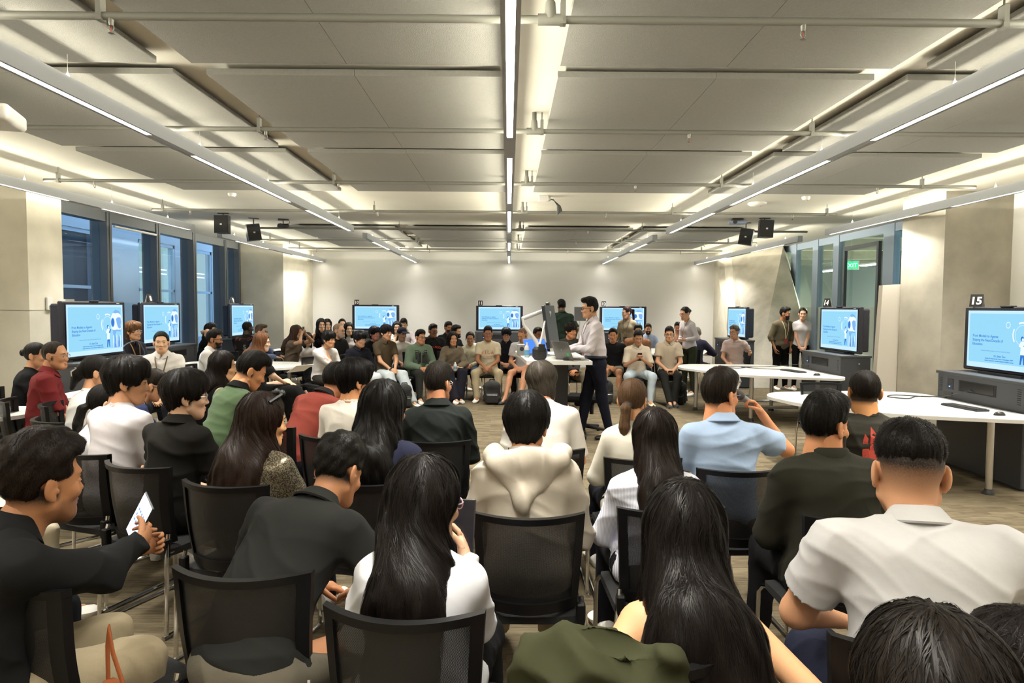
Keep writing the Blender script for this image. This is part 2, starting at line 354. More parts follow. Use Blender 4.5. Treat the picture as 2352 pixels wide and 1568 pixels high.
MB().box(.2, 1.05, .135, .145, .3, 2.65).build('door_glass', M_glass, d)
MB().box(-.045, -.03, 1.62, 1.70, 1.02, 1.2).build('card_reader', M_whitep, d)
struct(MB().box(6.7, 14, 8, 26, -.1, -.001).build('floor_corridor', mat('corridor_floor', (0.25, .24, .22), .3)))
struct(MB().box(6.95, 14, 8, 26, 3.6, 3.7).build('ceiling_corridor', mat('corridor_concrete', (0.42, .43, .36), .7, var=.1, vscale=2)))
struct(MB().box(12.5, 12.7, 8, 26, 0, 3.7).build('wall_corridor', mat('corridor_wall', (0.50, .52, .46), .6)))
struct(MB().box(6.95, 14, 25.8, 26, 0, 3.7).build('wall_corridor_end', MATS['corridor_wall']))
b = MB(); [b.box(6.96, 12.5, y_, y_+.35, 3.15, 3.6) for y_ in (14, 17, 20, 23)]; struct(b.build('trim_2', MATS['corridor_concrete']))
for i, (x_, y_, lb) in enumerate([(8.9, 16.5, 'left-hand'), (9.2, 19.5, 'middle'), (10.3, 15.2, 'right-hand')]):
    t = empty('corridor_light', (x_, y_, 2.75), 0, 'white tube light in the corridor behind the glazing, the %s one' % lb, 'ceiling light', 'corridor lights')
    MB().box(-.1, .1, -.7, .7, .03, .07).build('light_body', M_whitep, t); MB().box(-.08, .08, -.68, .68, .02, .03).build('light_tube', emis('corridor_tube', (1, .95, .8), 330), t)
    MB().tube([(0, 0, .07), (0, 0, .85)], .006, 6).build('rod', M_steel, t)
t = empty('exit_sign', (8.15, 16.3, 2.62), RD(-25), 'green illuminated exit sign in the corridor behind the right glazing', 'exit sign')
MB().box(-.17, .17, -.02, .02, 0, .22, None, .004).build('sign_box', M_whitep, t); MB().box(-.15, .15, -.026, -.02, .02, .20).build('sign_face', emis('exit_green', (.02, .45, .2), 1.6), t)
MB().tube([(0, 0, .22), (0, 0, 1.18)], .008, 6).build('rod', M_steel, t)
text('EXIT', .13, (0, -.027, .06), emis('exit_white', (.9, 1, .92), 2.0), t, 'exit_lettering', 'CENTER')

# ================================================================ people: smooth bodies grown from distance fields
f32 = np.float32
def V3(*a): return np.array(a, dtype=float)
def nrm(v): v = np.asarray(v, float); return v/max(1e-9, np.linalg.norm(v))
def rotm(yaw=0, pitch=0, roll=0):
    """yaw about z (left positive), pitch nods down when positive, roll tilts; degrees; face looks along +y"""
    a, b, c = RD(yaw), RD(-pitch), RD(roll)
    Z = np.array([[cos(a), -sin(a), 0], [sin(a), cos(a), 0], [0, 0, 1]])
    X = np.array([[1, 0, 0], [0, cos(b), -sin(b)], [0, sin(b), cos(b)]])
    Y = np.array([[cos(c), 0, sin(c)], [0, 1, 0], [-sin(c), 0, cos(c)]])
    return Z @ X @ Y
class Cap:
    """tapering limb; fr = 3x3 rows + scale for elliptic sections; cut = [(point, dir)] keeps the side dir points away from"""
    def __init__(s, a, b, ra, rb, k=.03, fr=None, sc=(1, 1, 1), cut=(), sub=False):
        s.a, s.b, s.ra, s.rb, s.k, s.fr, s.sc, s.cut, s.sub = V3(*a), V3(*b), ra, rb, k, fr, sc, cut, sub
    def box(s):
        r = max(s.ra, s.rb)*max(s.sc); return np.minimum(s.a, s.b)-r, np.maximum(s.a, s.b)+r
    def d(s, x, y, z):
        a, b = s.a, s.b
        if s.fr is not None:
            R = s.fr; q = [1/c for c in s.sc]
            x, y, z = [(R[i][0]*x+R[i][1]*y+R[i][2]*z)*q[i] for i in range(3)]
            a = (R @ a)*q; b = (R @ b)*q
        ab = b-a; L = max(1e-9, ab @ ab); px, py, pz = x-a[0], y-a[1], z-a[2]
        t = np.clip((px*ab[0]+py*ab[1]+pz*ab[2])/L, 0, 1)
        r = s.ra+(s.rb-s.ra)*t
        return np.sqrt((px-t*ab[0])**2+(py-t*ab[1])**2+(pz-t*ab[2])**2)-r
class Ell:
    def __init__(s, c, r, k=.03, R=None, cut=(), sub=False):
        s.c, s.r, s.k, s.R, s.cut, s.sub = V3(*c), V3(*r), k, R, cut, sub
    def box(s): m = max(s.r); return s.c-m, s.c+m
    def d(s, x, y, z):
        x, y, z = x-s.c[0], y-s.c[1], z-s.c[2]
        if s.R is not None: R = s.R; x, y, z = [R[i][0]*x+R[i][1]*y+R[i][2]*z for i in range(3)]
        k0 = np.sqrt((x/s.r[0])**2+(y/s.r[1])**2+(z/s.r[2])**2); k1 = np.sqrt((x/s.r[0]**2)**2+(y/s.r[1]**2)**2+(z/s.r[2]**2)**2)+1e-6
        return k0*(k0-1)/k1
class RBox:
    def __init__(s, c, h, rr=.01, k=.01, R=None, cut=(), sub=False):
        s.c, s.h, s.rr, s.k, s.R, s.cut, s.sub = V3(*c), V3(*h), rr, k, R, cut, sub
    def box(s): m = np.linalg.norm(s.h); return (s.c-s.h-s.rr, s.c+s.h+s.rr) if s.R is None else (s.c-m, s.c+m)
    def d(s, x, y, z):
        x, y, z = x-s.c[0], y-s.c[1], z-s.c[2]
        if s.R is not None: R = s.R; x, y, z = [R[i][0]*x+R[i][1]*y+R[i][2]*z for i in range(3)]
        q = [abs(v)-hh+s.rr for v, hh in zip((x, y, z), s.h)]
        o = np.sqrt(sum(np.maximum(v, 0)**2 for v in q)); return o+np.minimum(np.maximum(np.maximum(q[0], q[1]), q[2]), 0)-s.rr
def mesh_field(prims, h, clip=(), pad=.0):
    """sample the smooth union of PRIMS on a grid and extract its surface; clip = [(point, dir)]"""
    bx = [p.box() for p in prims if not p.sub]
    lo = np.min([b_[0] for b_ in bx], 0)-2.5*h-pad; hi = np.max([b_[1] for b_ in bx], 0)+2.5*h+pad
    n = np.ceil((hi-lo)/h).astype(int)+1
    ax = [(lo[i]+h*np.arange(n[i])).astype(f32) for i in range(3)]
    D = np.full(tuple(n), 0.5, dtype=f32)
    for p in prims:
        a, b_ = p.box(); m = p.k+2.5*h
        i0 = np.maximum(0, np.floor((a-m-lo)/h)).astype(int); i1 = np.minimum(n, np.ceil((b_+m-lo)/h).astype(int)+1)
        if np.any(i1 <= i0): continue
        sl = tuple(slice(i0[i], i1[i]) for i in range(3))
        x = ax[0][sl[0]][:, None, None]; y = ax[1][sl[1]][None, :, None]; z = ax[2][sl[2]][None, None, :]
        d = p.d(x, y, z)
        for pt, dr in p.cut: d = np.maximum(d, (x-pt[0])*dr[0]+(y-pt[1])*dr[1]+(z-pt[2])*dr[2])
        A = D[sl]; k = p.k
        if p.sub:
            hh = np.clip(.5-.5*(A+d)/k, 0, 1); D[sl] = (A*(1-hh)-d*hh+k*hh*(1-hh)).astype(f32)
        elif k > 0:
            hh = np.clip(.5+.5*(A-d)/k, 0, 1); D[sl] = (A*(1-hh)+d*hh-k*hh*(1-hh)).astype(f32)
        else: D[sl] = np.minimum(A, d)
    for pt, dr in clip:
        D = np.maximum(D, ((ax[0][:, None, None]-pt[0])*dr[0]+(ax[1][None, :, None]-pt[1])*dr[1]+(ax[2][None, None, :]-pt[2])*dr[2]).astype(f32))
    return nets(D, lo, h)
CO = [(i, j, k) for i in (0, 1) for j in (0, 1) for k in (0, 1)]
EDG = [(a, b) for a in range(8) for b in range(a+1, 8) if sum(abs(CO[a][i]-CO[b][i]) for i in range(3)) == 1]
def nets(D, lo, h):
    S = D < 0; n = D.shape
    cnt = np.zeros((n[0]-1, n[1]-1, n[2]-1), np.int8)
    for i, j, k in CO: cnt += S[i:n[0]-1+i, j:n[1]-1+j, k:n[2]-1+k]
    I, J, K = np.nonzero((cnt > 0) & (cnt < 8))
    if len(I) == 0: return np.zeros((0, 3)), np.zeros((0, 4), int)
    vals = np.stack([D[I+i, J+j, K+k] for i, j, k in CO], 1)
    P = np.zeros((len(I), 3)); c = np.zeros(len(I))
    for a, b in EDG:
        va, vb = vals[:, a], vals[:, b]; m = (va < 0) != (vb < 0); t = np.where(m, va/np.where(m, va-vb, 1), 0)
        for q in range(3): P[:, q] += np.where(m, CO[a][q]+(CO[b][q]-CO[a][q])*t, 0)
        c += m
    P = P/c[:, None]+np.stack([I, J, K], 1); P = lo+P*h
    ID = np.full(cnt.shape, -1, np.int32); ID[I, J, K] = np.arange(len(I))
    Q = []
    for axx in range(3):
        sl0 = [slice(1, n[i]-1) for i in range(3)]; sl1 = list(sl0); sl0[axx] = slice(0, n[axx]-1); sl1[axx] = slice(1, n[axx])
        A = S[tuple(sl0)]; B = S[tuple(sl1)]; X = np.nonzero(A != B); off = [1, 1, 1]; off[axx] = 0
        g = [X[i]+off[i] for i in range(3)]; u, v = [(1, 2), (2, 0), (0, 1)][axx]
        def cell(du, dv):
            q = [g[0], g[1], g[2]]; q[u] = q[u]-du; q[v] = q[v]-dv; return ID[q[0], q[1], q[2]]
        qd = np.stack([cell(1, 1), cell(0, 1), cell(0, 0), cell(1, 0)], 1); fl = ~A[X]
        qd[fl] = qd[fl][:, ::-1]; Q.append(qd)
    Q = np.concatenate(Q); Q = Q[(Q >= 0).all(1)]
    return P, Q
def vnormals(P, Q):
    if len(P) == 0: return P
    nn = np.cross(P[Q[:, 2]]-P[Q[:, 0]], P[Q[:, 3]]-P[Q[:, 1]]); N = np.zeros_like(P)
    for i in range(4):
        for c in range(3): N[:, c] += np.bincount(Q[:, i], nn[:, c], len(P))
    return N/np.maximum(1e-12, np.linalg.norm(N, axis=1))[:, None]
def relax(P, Q, it=1, w=.5):
    """light smoothing of the extracted surface"""
    for _ in range(it):
        S = np.zeros_like(P); c = np.zeros(len(P))
        for i in range(4):
            for j in ((i+1) % 4, (i-1) % 4):
                for q in range(3): S[:, q] += np.bincount(Q[:, i], P[Q[:, j], q], len(P))
                c += np.bincount(Q[:, i], minlength=len(P))
        P = P*(1-w)+w*S/np.maximum(c, 1)[:, None]
    return P
def folds(P, Q, amp, seed, dirv=(0.3, 0.2, 1.0), freq=34, sharp=1.6):
    """cloth creases: warped ridges displaced along the normal"""
    if amp <= 0 or len(P) == 0: return P
    r = np.random.RandomState(seed); N = vnormals(P, Q); f = np.zeros(len(P))
    for o in range(3):
        dv = nrm(np.array(dirv)+r.uniform(-.6, .6, 3)); fq = freq*(1+.55*o)
        w_ = 1.4*np.sin(P @ r.uniform(-11, 11, 3)+r.uniform(0, 6))+.9*np.sin(P @ r.uniform(-19, 19, 3)+r.uniform(0, 6))
        m = .5+.5*np.sin(P @ r.uniform(-9, 9, 3)+r.uniform(0, 6))
        f += ((1-np.abs(np.sin(P @ dv*fq*.5+w_)))**sharp)*m/(1+.4*o)
    return P+N*((f-.5)*amp)[:, None]
def raw_mesh(name, P, Q, mats, parent, mi=None, attr=None, extra=None):
    """P, Q numpy quads; extra = MB whose shapes join the same mesh"""
    nv = len(P); me = bpy.data.meshes.new(name)
    if extra is not None and extra.v:
        EV = np.array(extra.v); P = np.concatenate([P, EV]) if nv else EV
        fs = [tuple(i+nv for i in f) for f in extra.f]
    else: fs = []
    sz = np.concatenate([np.full(len(Q), 4, np.int32), np.array([len(f) for f in fs], np.int32)])
    lv = np.concatenate([Q.reshape(-1).astype(np.int32), np.array([i for f in fs for i in f], np.int32)])
    me.vertices.add(len(P)); me.vertices.foreach_set('co', P.astype(f32).reshape(-1))
    me.loops.add(len(lv)); me.loops.foreach_set('vertex_index', lv)
    me.polygons.add(len(sz)); me.polygons.foreach_set('loop_start', np.concatenate([[0], np.cumsum(sz)[:-1]]).astype(np.int32))
    if mi is not None or (extra is not None and any(extra.mi)):
        m_ = np.zeros(len(sz), np.int32)
        if mi is not None: m_[:len(Q)] = mi
        if fs: m_[len(Q):] = extra.mi
        me.polygons.foreach_set('material_index', m_)
    me.polygons.foreach_set('use_smooth', np.ones(len(sz), bool))
    for m in (mats if isinstance(mats, (list, tuple)) else [mats]): me.materials.append(m)
    if attr is not None:
        at = me.attributes.new('strand', 'FLOAT_VECTOR', 'POINT')
        at.data.foreach_set('vector', attr.astype(f32).reshape(-1))
    me.update(calc_edges=True); me.validate()
    return link(bpy.data.objects.new(name, me), parent)
# ---------------------------------------------------------------- materials of people
def skin_mat(tone):
    k = 'skin_%d_%d_%d' % tone
    return mat(k, [v*.88 for v in srgb(*tone)], 0.52, bump=0.08, bscale=400, var=0.05, vscale=22, spec=0.35)
def scalp_mat(tone, hc):
    k = 'scalp_%d_%d' % (sum(tone)*7+tone[0], sum(hc)*3+hc[0])
    if k in MATS: return MATS[k]
    m = mat(k, [v*.88 for v in srgb(*tone)], 0.55, bump=0.08, bscale=400, spec=0.35); nt = m.node_tree; b = nt.nodes['Principled BSDF']
    at = nt.nodes.new('ShaderNodeAttribute'); at.attribute_name = 'strand'; sp = nt.nodes.new('ShaderNodeSeparateXYZ'); nt.links.new(at.outputs['Vector'], sp.inputs[0])
    tc = nt.nodes.new('ShaderNodeTexCoord'); n = nt.nodes.new('ShaderNodeTexNoise'); n.inputs['Scale'].default_value = 260; nt.links.new(tc.outputs['Object'], n.inputs['Vector'])
    a = nt.nodes.new('ShaderNodeMath'); a.operation = 'MULTIPLY_ADD'; a.inputs[1].default_value = .5; a.inputs[2].default_value = .75; nt.links.new(n.outputs[0], a.inputs[0])
    d = nt.nodes.new('ShaderNodeMath'); d.operation = 'MULTIPLY'; d.use_clamp = True; nt.links.new(sp.outputs[0], d.inputs[0]); nt.links.new(a.outputs[0], d.inputs[1])
    x = nt.nodes.new('ShaderNodeMix'); x.data_type = 'RGBA'; x.inputs[6].default_value = (*[v*.88 for v in srgb(*tone)], 1); x.inputs[7].default_value = (*[v*.6 for v in srgb(*hc)], 1)
    nt.links.new(d.outputs[0], x.inputs[0]); nt.links.new(x.outputs[2], b.inputs['Base Color']); return m
def cloth_mat(c, kind='knit'):
    k = 'cloth_%s_%d_%d_%d' % ((kind,)+tuple(c))
    if k in MATS: return MATS[k]
    lin = srgb(*c); lm = .3*lin[0]+.59*lin[1]+.11*lin[2]; f_ = .42+.58*min(1, lm*5); lin = tuple((v*.90+lm*.10)*f_*(1-.16*min(1, max(0, lm-.30)*2.2)) for v in lin)
    m = mat(k, lin, 0.88, bump=0.16, bscale=15 if kind != 'denim' else 40, var=0.05, vscale=9, spec=0.15, sheen=0.15 if kind == 'fleece' else 0.0)
    nt = m.node_tree; b = nt.nodes['Principled BSDF']
    if kind == 'stripe':
        tc = nt.nodes.new('ShaderNodeTexCoord'); wv = nt.nodes.new('ShaderNodeTexWave'); wv.inputs['Scale'].default_value = 55; wv.bands_direction = 'X'; wv.inputs['Distortion'].default_value = .4
        cr = nt.nodes.new('ShaderNodeValToRGB'); cr.color_ramp.elements[0].color = (*srgb(196, 200, 222), 1); cr.color_ramp.elements[1].color = (*srgb(238, 238, 242), 1); cr.color_ramp.elements[0].position = .35; cr.color_ramp.elements[1].position = .6
        nt.links.new(tc.outputs['Object'], wv.inputs['Vector']); nt.links.new(wv.outputs['Fac'], cr.inputs[0]); nt.links.new(cr.outputs[0], b.inputs['Base Color'])
    if kind == 'sequin':
        tc = nt.nodes.new('ShaderNodeTexCoord'); vo = nt.nodes.new('ShaderNodeTexVoronoi'); vo.inputs['Scale'].default_value = 260
        cr = nt.nodes.new('ShaderNodeValToRGB'); cr.color_ramp.elements[0].position = .3; cr.color_ramp.elements[0].color = (*srgb(70, 63, 52), 1); cr.color_ramp.elements[1].position = 1; cr.color_ramp.elements[1].color = (*srgb(160, 150, 128), 1)
        nt.links.new(tc.outputs['Object'], vo.inputs['Vector']); sp = nt.nodes.new('ShaderNodeSeparateColor'); nt.links.new(vo.outputs['Color'], sp.inputs[0]); nt.links.new(sp.outputs[0], cr.inputs[0]); nt.links.new(cr.outputs[0], b.inputs['Base Color'])
        b.inputs['Roughness'].default_value = .25; b.inputs['Metallic'].default_value = .5
        bp = [n for n in nt.nodes if n.type == 'BUMP'][0]; nt.links.new(sp.outputs[1], bp.inputs['Height']); bp.inputs['Strength'].default_value = 1
    return m
def hair_mat(c):
    k = 'hair_%d_%d_%d' % tuple(c)
    if k in MATS: return MATS[k]
    col = srgb(*c); col = [c_*(1.7 if max(c) > 60 else 1) for c_ in col]; m = mat(k, [c_*.55 for c_ in col], 0.38, spec=0.16); nt = m.node_tree; b = nt.nodes['Principled BSDF']
    at = nt.nodes.new('ShaderNodeAttribute'); at.attribute_name = 'strand'
    n1 = nt.nodes.new('ShaderNodeTexNoise'); n1.inputs['Scale'].default_value = 1.0; n1.inputs['Detail'].default_value = 5; n1.inputs['Roughness'].default_value = .7
    nt.links.new(at.outputs['Vector'], n1.inputs['Vector'])
    cr = nt.nodes.new('ShaderNodeValToRGB'); e = cr.color_ramp.elements; e[0].position = .35; e[1].position = .72
    e[0].color = (*[v*.22 for v in col], 1); e[1].color = (*[min(1, v*.95) for v in col], 1)
    nt.links.new(n1.outputs['Fac'], cr.inputs[0]); nt.links.new(cr.outputs[0], b.inputs['Base Color'])
    bp = nt.nodes.new('ShaderNodeBump'); bp.inputs['Strength'].default_value = .9; bp.inputs['Distance'].default_value = .006
    nt.links.new(n1.outputs['Fac'], bp.inputs['Height']); nt.links.new(bp.outputs[0], b.inputs['Normal'])
    return m
M_eyew = mat('eye_white', srgb(225, 218, 208), .3); M_iris = mat('eye_iris', srgb(28, 18, 12), .2); M_lens = glass('spectacle_lens', (.93, .95, .97)) if 'glass' in globals() else None
# ---------------------------------------------------------------- head, in its own frame: centre between the ears, face towards +y, 1 unit = 1 m
HEADS = {}
def head_mesh(h, fem=False, heavy=False):
    key = (h, fem, heavy)
    if key in HEADS: return HEADS[key]
    j = .9 if fem else (1.08 if heavy else 1.0)
    P = [Ell((0, -.014, .035), (.075, .094, .088), .02), Ell((0, .030, -.030), (.061*j, .060, .082), .03),
         Cap((-.022*j, .058, -.092), (.022*j, .058, -.092), .022, .022, .03), Cap((-.050*j, .002, -.058), (-.018, .052, -.092), .018*j, .018, .03), Cap((.050*j, .002, -.058), (.018, .052, -.092), .018*j, .018, .03),
         Cap((-.030, .074, .024), (.030, .074, .024), .011, .011, .02), Ell((-.040, .066, -.025), (.019, .017, .017), .02), Ell((.040, .066, -.025), (.019, .017, .017), .02)]
    P += [Ell((s*.031, .094, .002), (.016, .012, .011), .012, sub=True) for s in (-1, 1)]
    P += [Cap((0, .080, .008), (0, .100, -.030), .0065, .0105, .010), Ell((-.012, .090, -.034), (.008, .010, .007), .007), Ell((.012, .090, -.034), (.008, .010, .007), .007),
          Ell((0, .085, -.059), (.023, .011, .0065), .006), Ell((0, .084, -.071), (.019, .011, .0075), .006), Ell((0, .100, -.0648), (.022, .008, .0016), .003, sub=True)]
    P += [Ell((s*.031, .0735, .002), (.0145, .0125, .0095), .004) for s in (-1, 1)]
    for s in (-1, 1):
        R = np.array([[cos(.35*s), sin(.35*s), 0], [-sin(.35*s), cos(.35*s), 0], [0, 0, 1]])
        P += [Ell((s*.081, -.014, -.002), (.0085, .020, .033), .007, R), Ell((s*.079, -.006, -.031), (.007, .009, .011), .006), Ell((s*.0925, -.008, .001), (.0085, .0115, .0215), .003, R, sub=True), Ell((s*.082, .004, -.010), (.004, .005, .008), .003), Cap((s*.086, -.016, .016), (s*.086, -.020, -.010), .0028, .0026, .003)]
    P += [Cap((0, -.025, -.04), (0, -.045, -.15), .052 if not fem else .046, .054 if not fem else .046, .03)]
    v, q = mesh_field(P, h, clip=[((0, 0, -.15), (0, 0, -1))])
    v = relax(v, q, 1, .3)
    c = v[q].mean(1); mi = np.zeros(len(q), np.int32)
    mi[(c[:, 1] > .084) & (abs(c[:, 0]) < .020) & (c[:, 2] > -.077) & (c[:, 2] < -.054)] = 1
    HEADS[key] = (v, q, mi); return HEADS[key]
HAIRS = {}
def shell(t, tz=None, k=.015): return Ell((0, -.016, .036), (.075+t, .094+t, .088+(t if tz is None else tz)), k)
def hair_mesh(style, h, L=.3, wd=1.0, B=.17):
    B = round(B, 2); key = (style, h, L, wd, B)
    if key in HAIRS: return HAIRS[key]
    P = []; clip = []
    face = lambda y, z, w_=.2: RBox((0, y+.15, z-.15), (w_, .15, .15), .03, .012, sub=True)
    ears = lambda y, z: RBox((0, y+.15, z-.15), (.2, .15, .15), .02, .012, sub=True)
    if style in ('short', 'quiff', 'buzz', 'receding', 'fade', 'curlytop'):
        t = {'short': .013, 'quiff': .011, 'buzz': .006, 'receding': .010, 'fade': .010, 'curlytop': .014}[style]
        P = [shell(t*.34, t*.5)]
        if style == 'short': P += [Ell((0, .004, .075), (.078, .098, .080), .02), Ell((0, .060, .102), (.056, .034, .034), .02)]
        if style == 'quiff': P += [Ell((0, -.004, .080), (.076, .096, .076), .02), Ell((0, .070, .112), (.054, .034, .030), .02)]
        if style == 'curlytop': P += [Ell((0, -.010, .076), (.084, .102, .084), .02), Ell((0, .055, .10), (.06, .04, .04), .02)]
        if style == 'fade': P = [Ell((0, -.008, .070), (.080, .101, .076), .01), Ell((0, .045, .098), (.060, .04, .045), .02)]
        P += [face(.045, {'receding': .100, 'buzz': .080}.get(style, .078)), ears(-.030, .020 if style != 'fade' else .03)]
        clip = [((0, -.05, -.062 if style != 'fade' else -.02), (0, -.25, -1))]
    elif style in ('mop', 'midlong'):
        t = .027; P = [Ell((0, -.014, .048), (.100, .120, .108), .02), Ell((0, .045, .088), (.078, .060, .052), .02), Ell((0, -.052, -.022), (.066, .052, .062), .025)]+([Ell((0, -.045, -.05), (.085, .062, .085), .03)] if style == 'midlong' else [])
        P += [RBox((0, .212, -.118), (.2, .145, .15), .03, .014, sub=True), ears(-.008, -.012)]
        clip = [((0, -.05, -.075 if style == 'mop' else -.13), (0, -.15, -1))]
    elif style in ('long', 'bob', 'longfront'):
        P = [shell(.017, .020), Cap((0, -.052, .02), (0, -.095, -.11), .088, .094, .04, np.eye(3), (1, .58, 1)), Cap((0, -.095, -.11), (0, -B*1.10, -.21), .094, .100*(.5+.5*wd), .04, np.eye(3), (1, .55, 1)), Cap((0, -B*1.10, -.21), (0, -B*1.08-.05, -max(L, .22)), .100*(.5+.5*wd), .104*wd, .04, np.eye(3), (1, .40, 1)), Cap((0, -.03, .02), (0, -.035, -min(L, .16)), .088, .090*(.6+.4*wd), .03, np.eye(3), (1, .85, 1)),
             RBox((0, .205, -.085), (.056, .16, .16), .04, .012, sub=True), RBox((0, .25, -.1), (.2, .17, .17), .04, .012, sub=True), RBox((0, .14, -.25), (.050, .155, .17), .03, .012, sub=True)]
        if style == 'longfront': P += [Cap((s*.068, .020, .0), (s*.082, .045, -L*.85), .022, .030, .02) for s in (-1, 1)]
        clip = [((0, 0, -L-.03), (0, .1, -1))]
    elif style in ('pony', 'lowpony', 'bun', 'topbun', 'claw', 'tied'):
        P = [shell(.009, .012), face(.050, .080), ears(-.022, .012)]
        clip = [((0, -.05, -.075), (0, -.35, -1))]
        if style == 'pony': P += [Cap((0, -.105, .050), (0, -.150, .035), .020, .026, .01), Cap((0, -.150, .035), (0, -.150, -.13), .029, .024, .02), Cap((0, -.150, -.13), (0, -.142, -.20), .024, .010, .01)]
        if style == 'lowpony': P += [Cap((0, -.095, -.015), (0, -.128, -.045), .020, .020, .01), Cap((0, -.128, -.045), (0, -.135, -.15), .028, .030, .02), Cap((0, -.135, -.15), (0, -.130, -.24), .030, .014, .01)]
        if style == 'bun': P += [Ell((0, -.125, .030), (.036, .030, .034), .008)]
        if style == 'topbun': P += [Ell((0, -.095, .105), (.030, .028, .028), .008)]
        if style == 'claw': P += [Ell((0, -.120, -.010), (.040, .035, .060), .02), Cap((0, -.13, -.02), (0, -.15, -.12), .030, .018, .02)]
        if style in ('pony', 'lowpony', 'claw'): clip = []; P.insert(3, RBox((0, .0, -.175), (.2, .110, .10), .02, .012, sub=True))
    elif style == 'sides':
        P = [shell(.006, .0), RBox((0, .16, 0), (.2, .15, .2), .03, .01, sub=True), RBox((0, 0, .15), (.2, .2, .10), .03, .01, sub=True), ears(-.02, .02)]; clip = [((0, 0, -.06), (0, -.2, -1))]
    v, q = mesh_field(P, h, clip=clip)
    if len(v) == 0: HAIRS[key] = None; return None
    v = relax(v, q, 1, .4); N = vnormals(v, q)
    ph = np.arctan2(v[:, 0], v[:, 1]+.035); rr = np.hypot(v[:, 0], v[:, 1]+.035); zz = v[:, 2]
    r = np.random.RandomState(abs(hash(style)) % 1000 if False else len(style)*17+int(L*100)); f = np.zeros(len(v))
    curly = style in ('curlytop',)
    for nf in (7, 13, 19, 29, 37): f += np.sin(nf*ph+r.uniform(0, 6)+np.sin(zz*r.uniform(20, 50)+r.uniform(0, 6))*1.5+zz*r.uniform(-12, 12))/(1+.02*nf)
    if curly: f = sum(np.sin(v @ r.uniform(-150, 150, 3)+r.uniform(0, 6)) for _ in range(7))*.8
    amp = {'long': .0024, 'bob': .0024, 'longfront': .0024, 'mop': .0020, 'midlong': .0022, 'curlytop': .0020, 'short': .0016, 'quiff': .0018}.get(style, .0010)
    v = v+N*(f*amp*np.clip(rr/.04, 0, 1))[:, None]
    att = np.stack([np.cos(ph)*16, np.sin(ph)*16, zz*9+rr*5], 1)
    HAIRS[key] = (v, q, att, N); return HAIRS[key]
def strands(v, q, N, count, length, seed, fall=.5, wdt=.0009, lift=.004):
    """fine tapered locks that follow the hair surface, for heads close to the camera"""
    from mathutils.kdtree import KDTree
    kd = KDTree(len(v)); [kd.insert(p, i) for i, p in enumerate(v)]; kd.balance()
    r = np.random.RandomState(seed); b = MB(); att = []
    for i in r.randint(0, len(v), count):
        p = v[i].copy(); pts = []; L = length*r.uniform(.4, 1.2); st = 6; side0 = r.uniform(-1, 1, 3)*(.25 if length > .06 else .85); out = r.uniform(.1, 1.0)*lift
        for s in range(st+1):
            _, j, dist = kd.find(p); n = N[j]
            base = v[j]+n*(.0012+out*(s/st)**1.5) if dist < .03 else p
            pts.append(base.copy())
            g = nrm(np.array([v[j][0], v[j][1]+.035, 0]))*(.55 if v[j][2] > .03 else .12)+np.array([0, 0, -fall-.4*(v[j][2] < .05)])+side0
            t = nrm(g-n*(g @ n)); p = base+t*L/st
        V = []; 
        for s, c in enumerate(pts):
            t = nrm(pts[min(s+1, st)]-pts[max(s-1, 0)]); sd = nrm(np.cross(t, N[i]+1e-4))*wdt*(1-s/(st+.4)); V += [c-sd, c+sd]
        b.add(V, [(2*s, 2*s+1, 2*s+3, 2*s+2) for s in range(st)])
        a0 = np.arctan2(v[i][0], v[i][1]+.035); att += [[cos(a0)*16, sin(a0)*16, c[2]*9] for c in pts for _ in (0, 1)]
    return b, np.array(att)
# ---------------------------------------------------------------- hands: five bent fingers and a thumb from the side of the palm
def hand(mb, wrist, d, nrm_, side, curl=.5, spread=.05, n=7, s=1.0, pinch=0.0):
    """d = direction of the palm, nrm_ = out of the palm (the side the fingers close to), side = +1 right hand, -1 left"""
    d = nrm(d); nn = nrm(np.asarray(nrm_)-d*(np.asarray(nrm_) @ d)); x = np.cross(d, nn)*side   # x points to the thumb side
    pc = wrist+d*.048*s
    for k, (off, ln) in enumerate(((.030, .072), (.010, .080), (-.010, .074), (-.029, .058))):
        b0 = wrist+d*.084*s+x*off*s; dv = nrm(d+x*off*spread*14); a = curl*(1+.12*k); pts = [b0-dv*.02*s, b0]
        c = b0; tot = 0.0
        for seg, fr in enumerate((.45, .31, .24)):
            tot += a*(.85, 1.05, .8)[seg]; v = nrm(dv*cos(tot)+nn*sin(tot)); c = c+v*ln*fr*s; pts.append(c)
        mb.tube(pts, [.0095*s, .0092*s, .0085*s, .0078*s, .0050*s], n)
    th = wrist+d*.022*s+x*.026*s; t1 = th+nrm(d*.7+x*.75+nn*.35)*.038*s; t2 = t1+nrm(d*.9+x*(.25-pinch)+nn*(.3+pinch+.4*curl))*.032*s; t3 = t2+nrm(d+x*(-.05-pinch)+nn*(.45+.5*curl))*.024*s
    mb.tube([th-d*.01*s, th, t1, t2, t3], [.012*s, .013*s, .0115*s, .0095*s, .0060*s], n)
    R = np.array([x, d, nn])
    return [Ell(pc, (.041*s, .052*s, .0155*s), .012, R), Cap(wrist-d*.03*s, wrist+d*.03*s, .025*s, .024*s, .02, R, (1.1, 1, .78)), Cap(wrist+d*.02*s+x*.02*s, wrist+d*.05*s+x*.028*s, .014*s, .013*s, .012)]
def ik(S, W, a, b, hint):
    S, W = np.asarray(S, float), np.asarray(W, float); v = W-S; D_ = np.linalg.norm(v); m = (a+b)*.995
    if D_ > m: W = S+v/D_*m; D_ = m; v = W-S
    D_ = max(D_, abs(a-b)+.02)
    c = (a*a+D_*D_-b*b)/(2*D_); hh = math.sqrt(max(0, a*a-c*c)); u = nrm(v); hn = np.asarray(hint, float); hn = nrm(hn-u*(hn @ u))
    return S+u*c+hn*hh, W
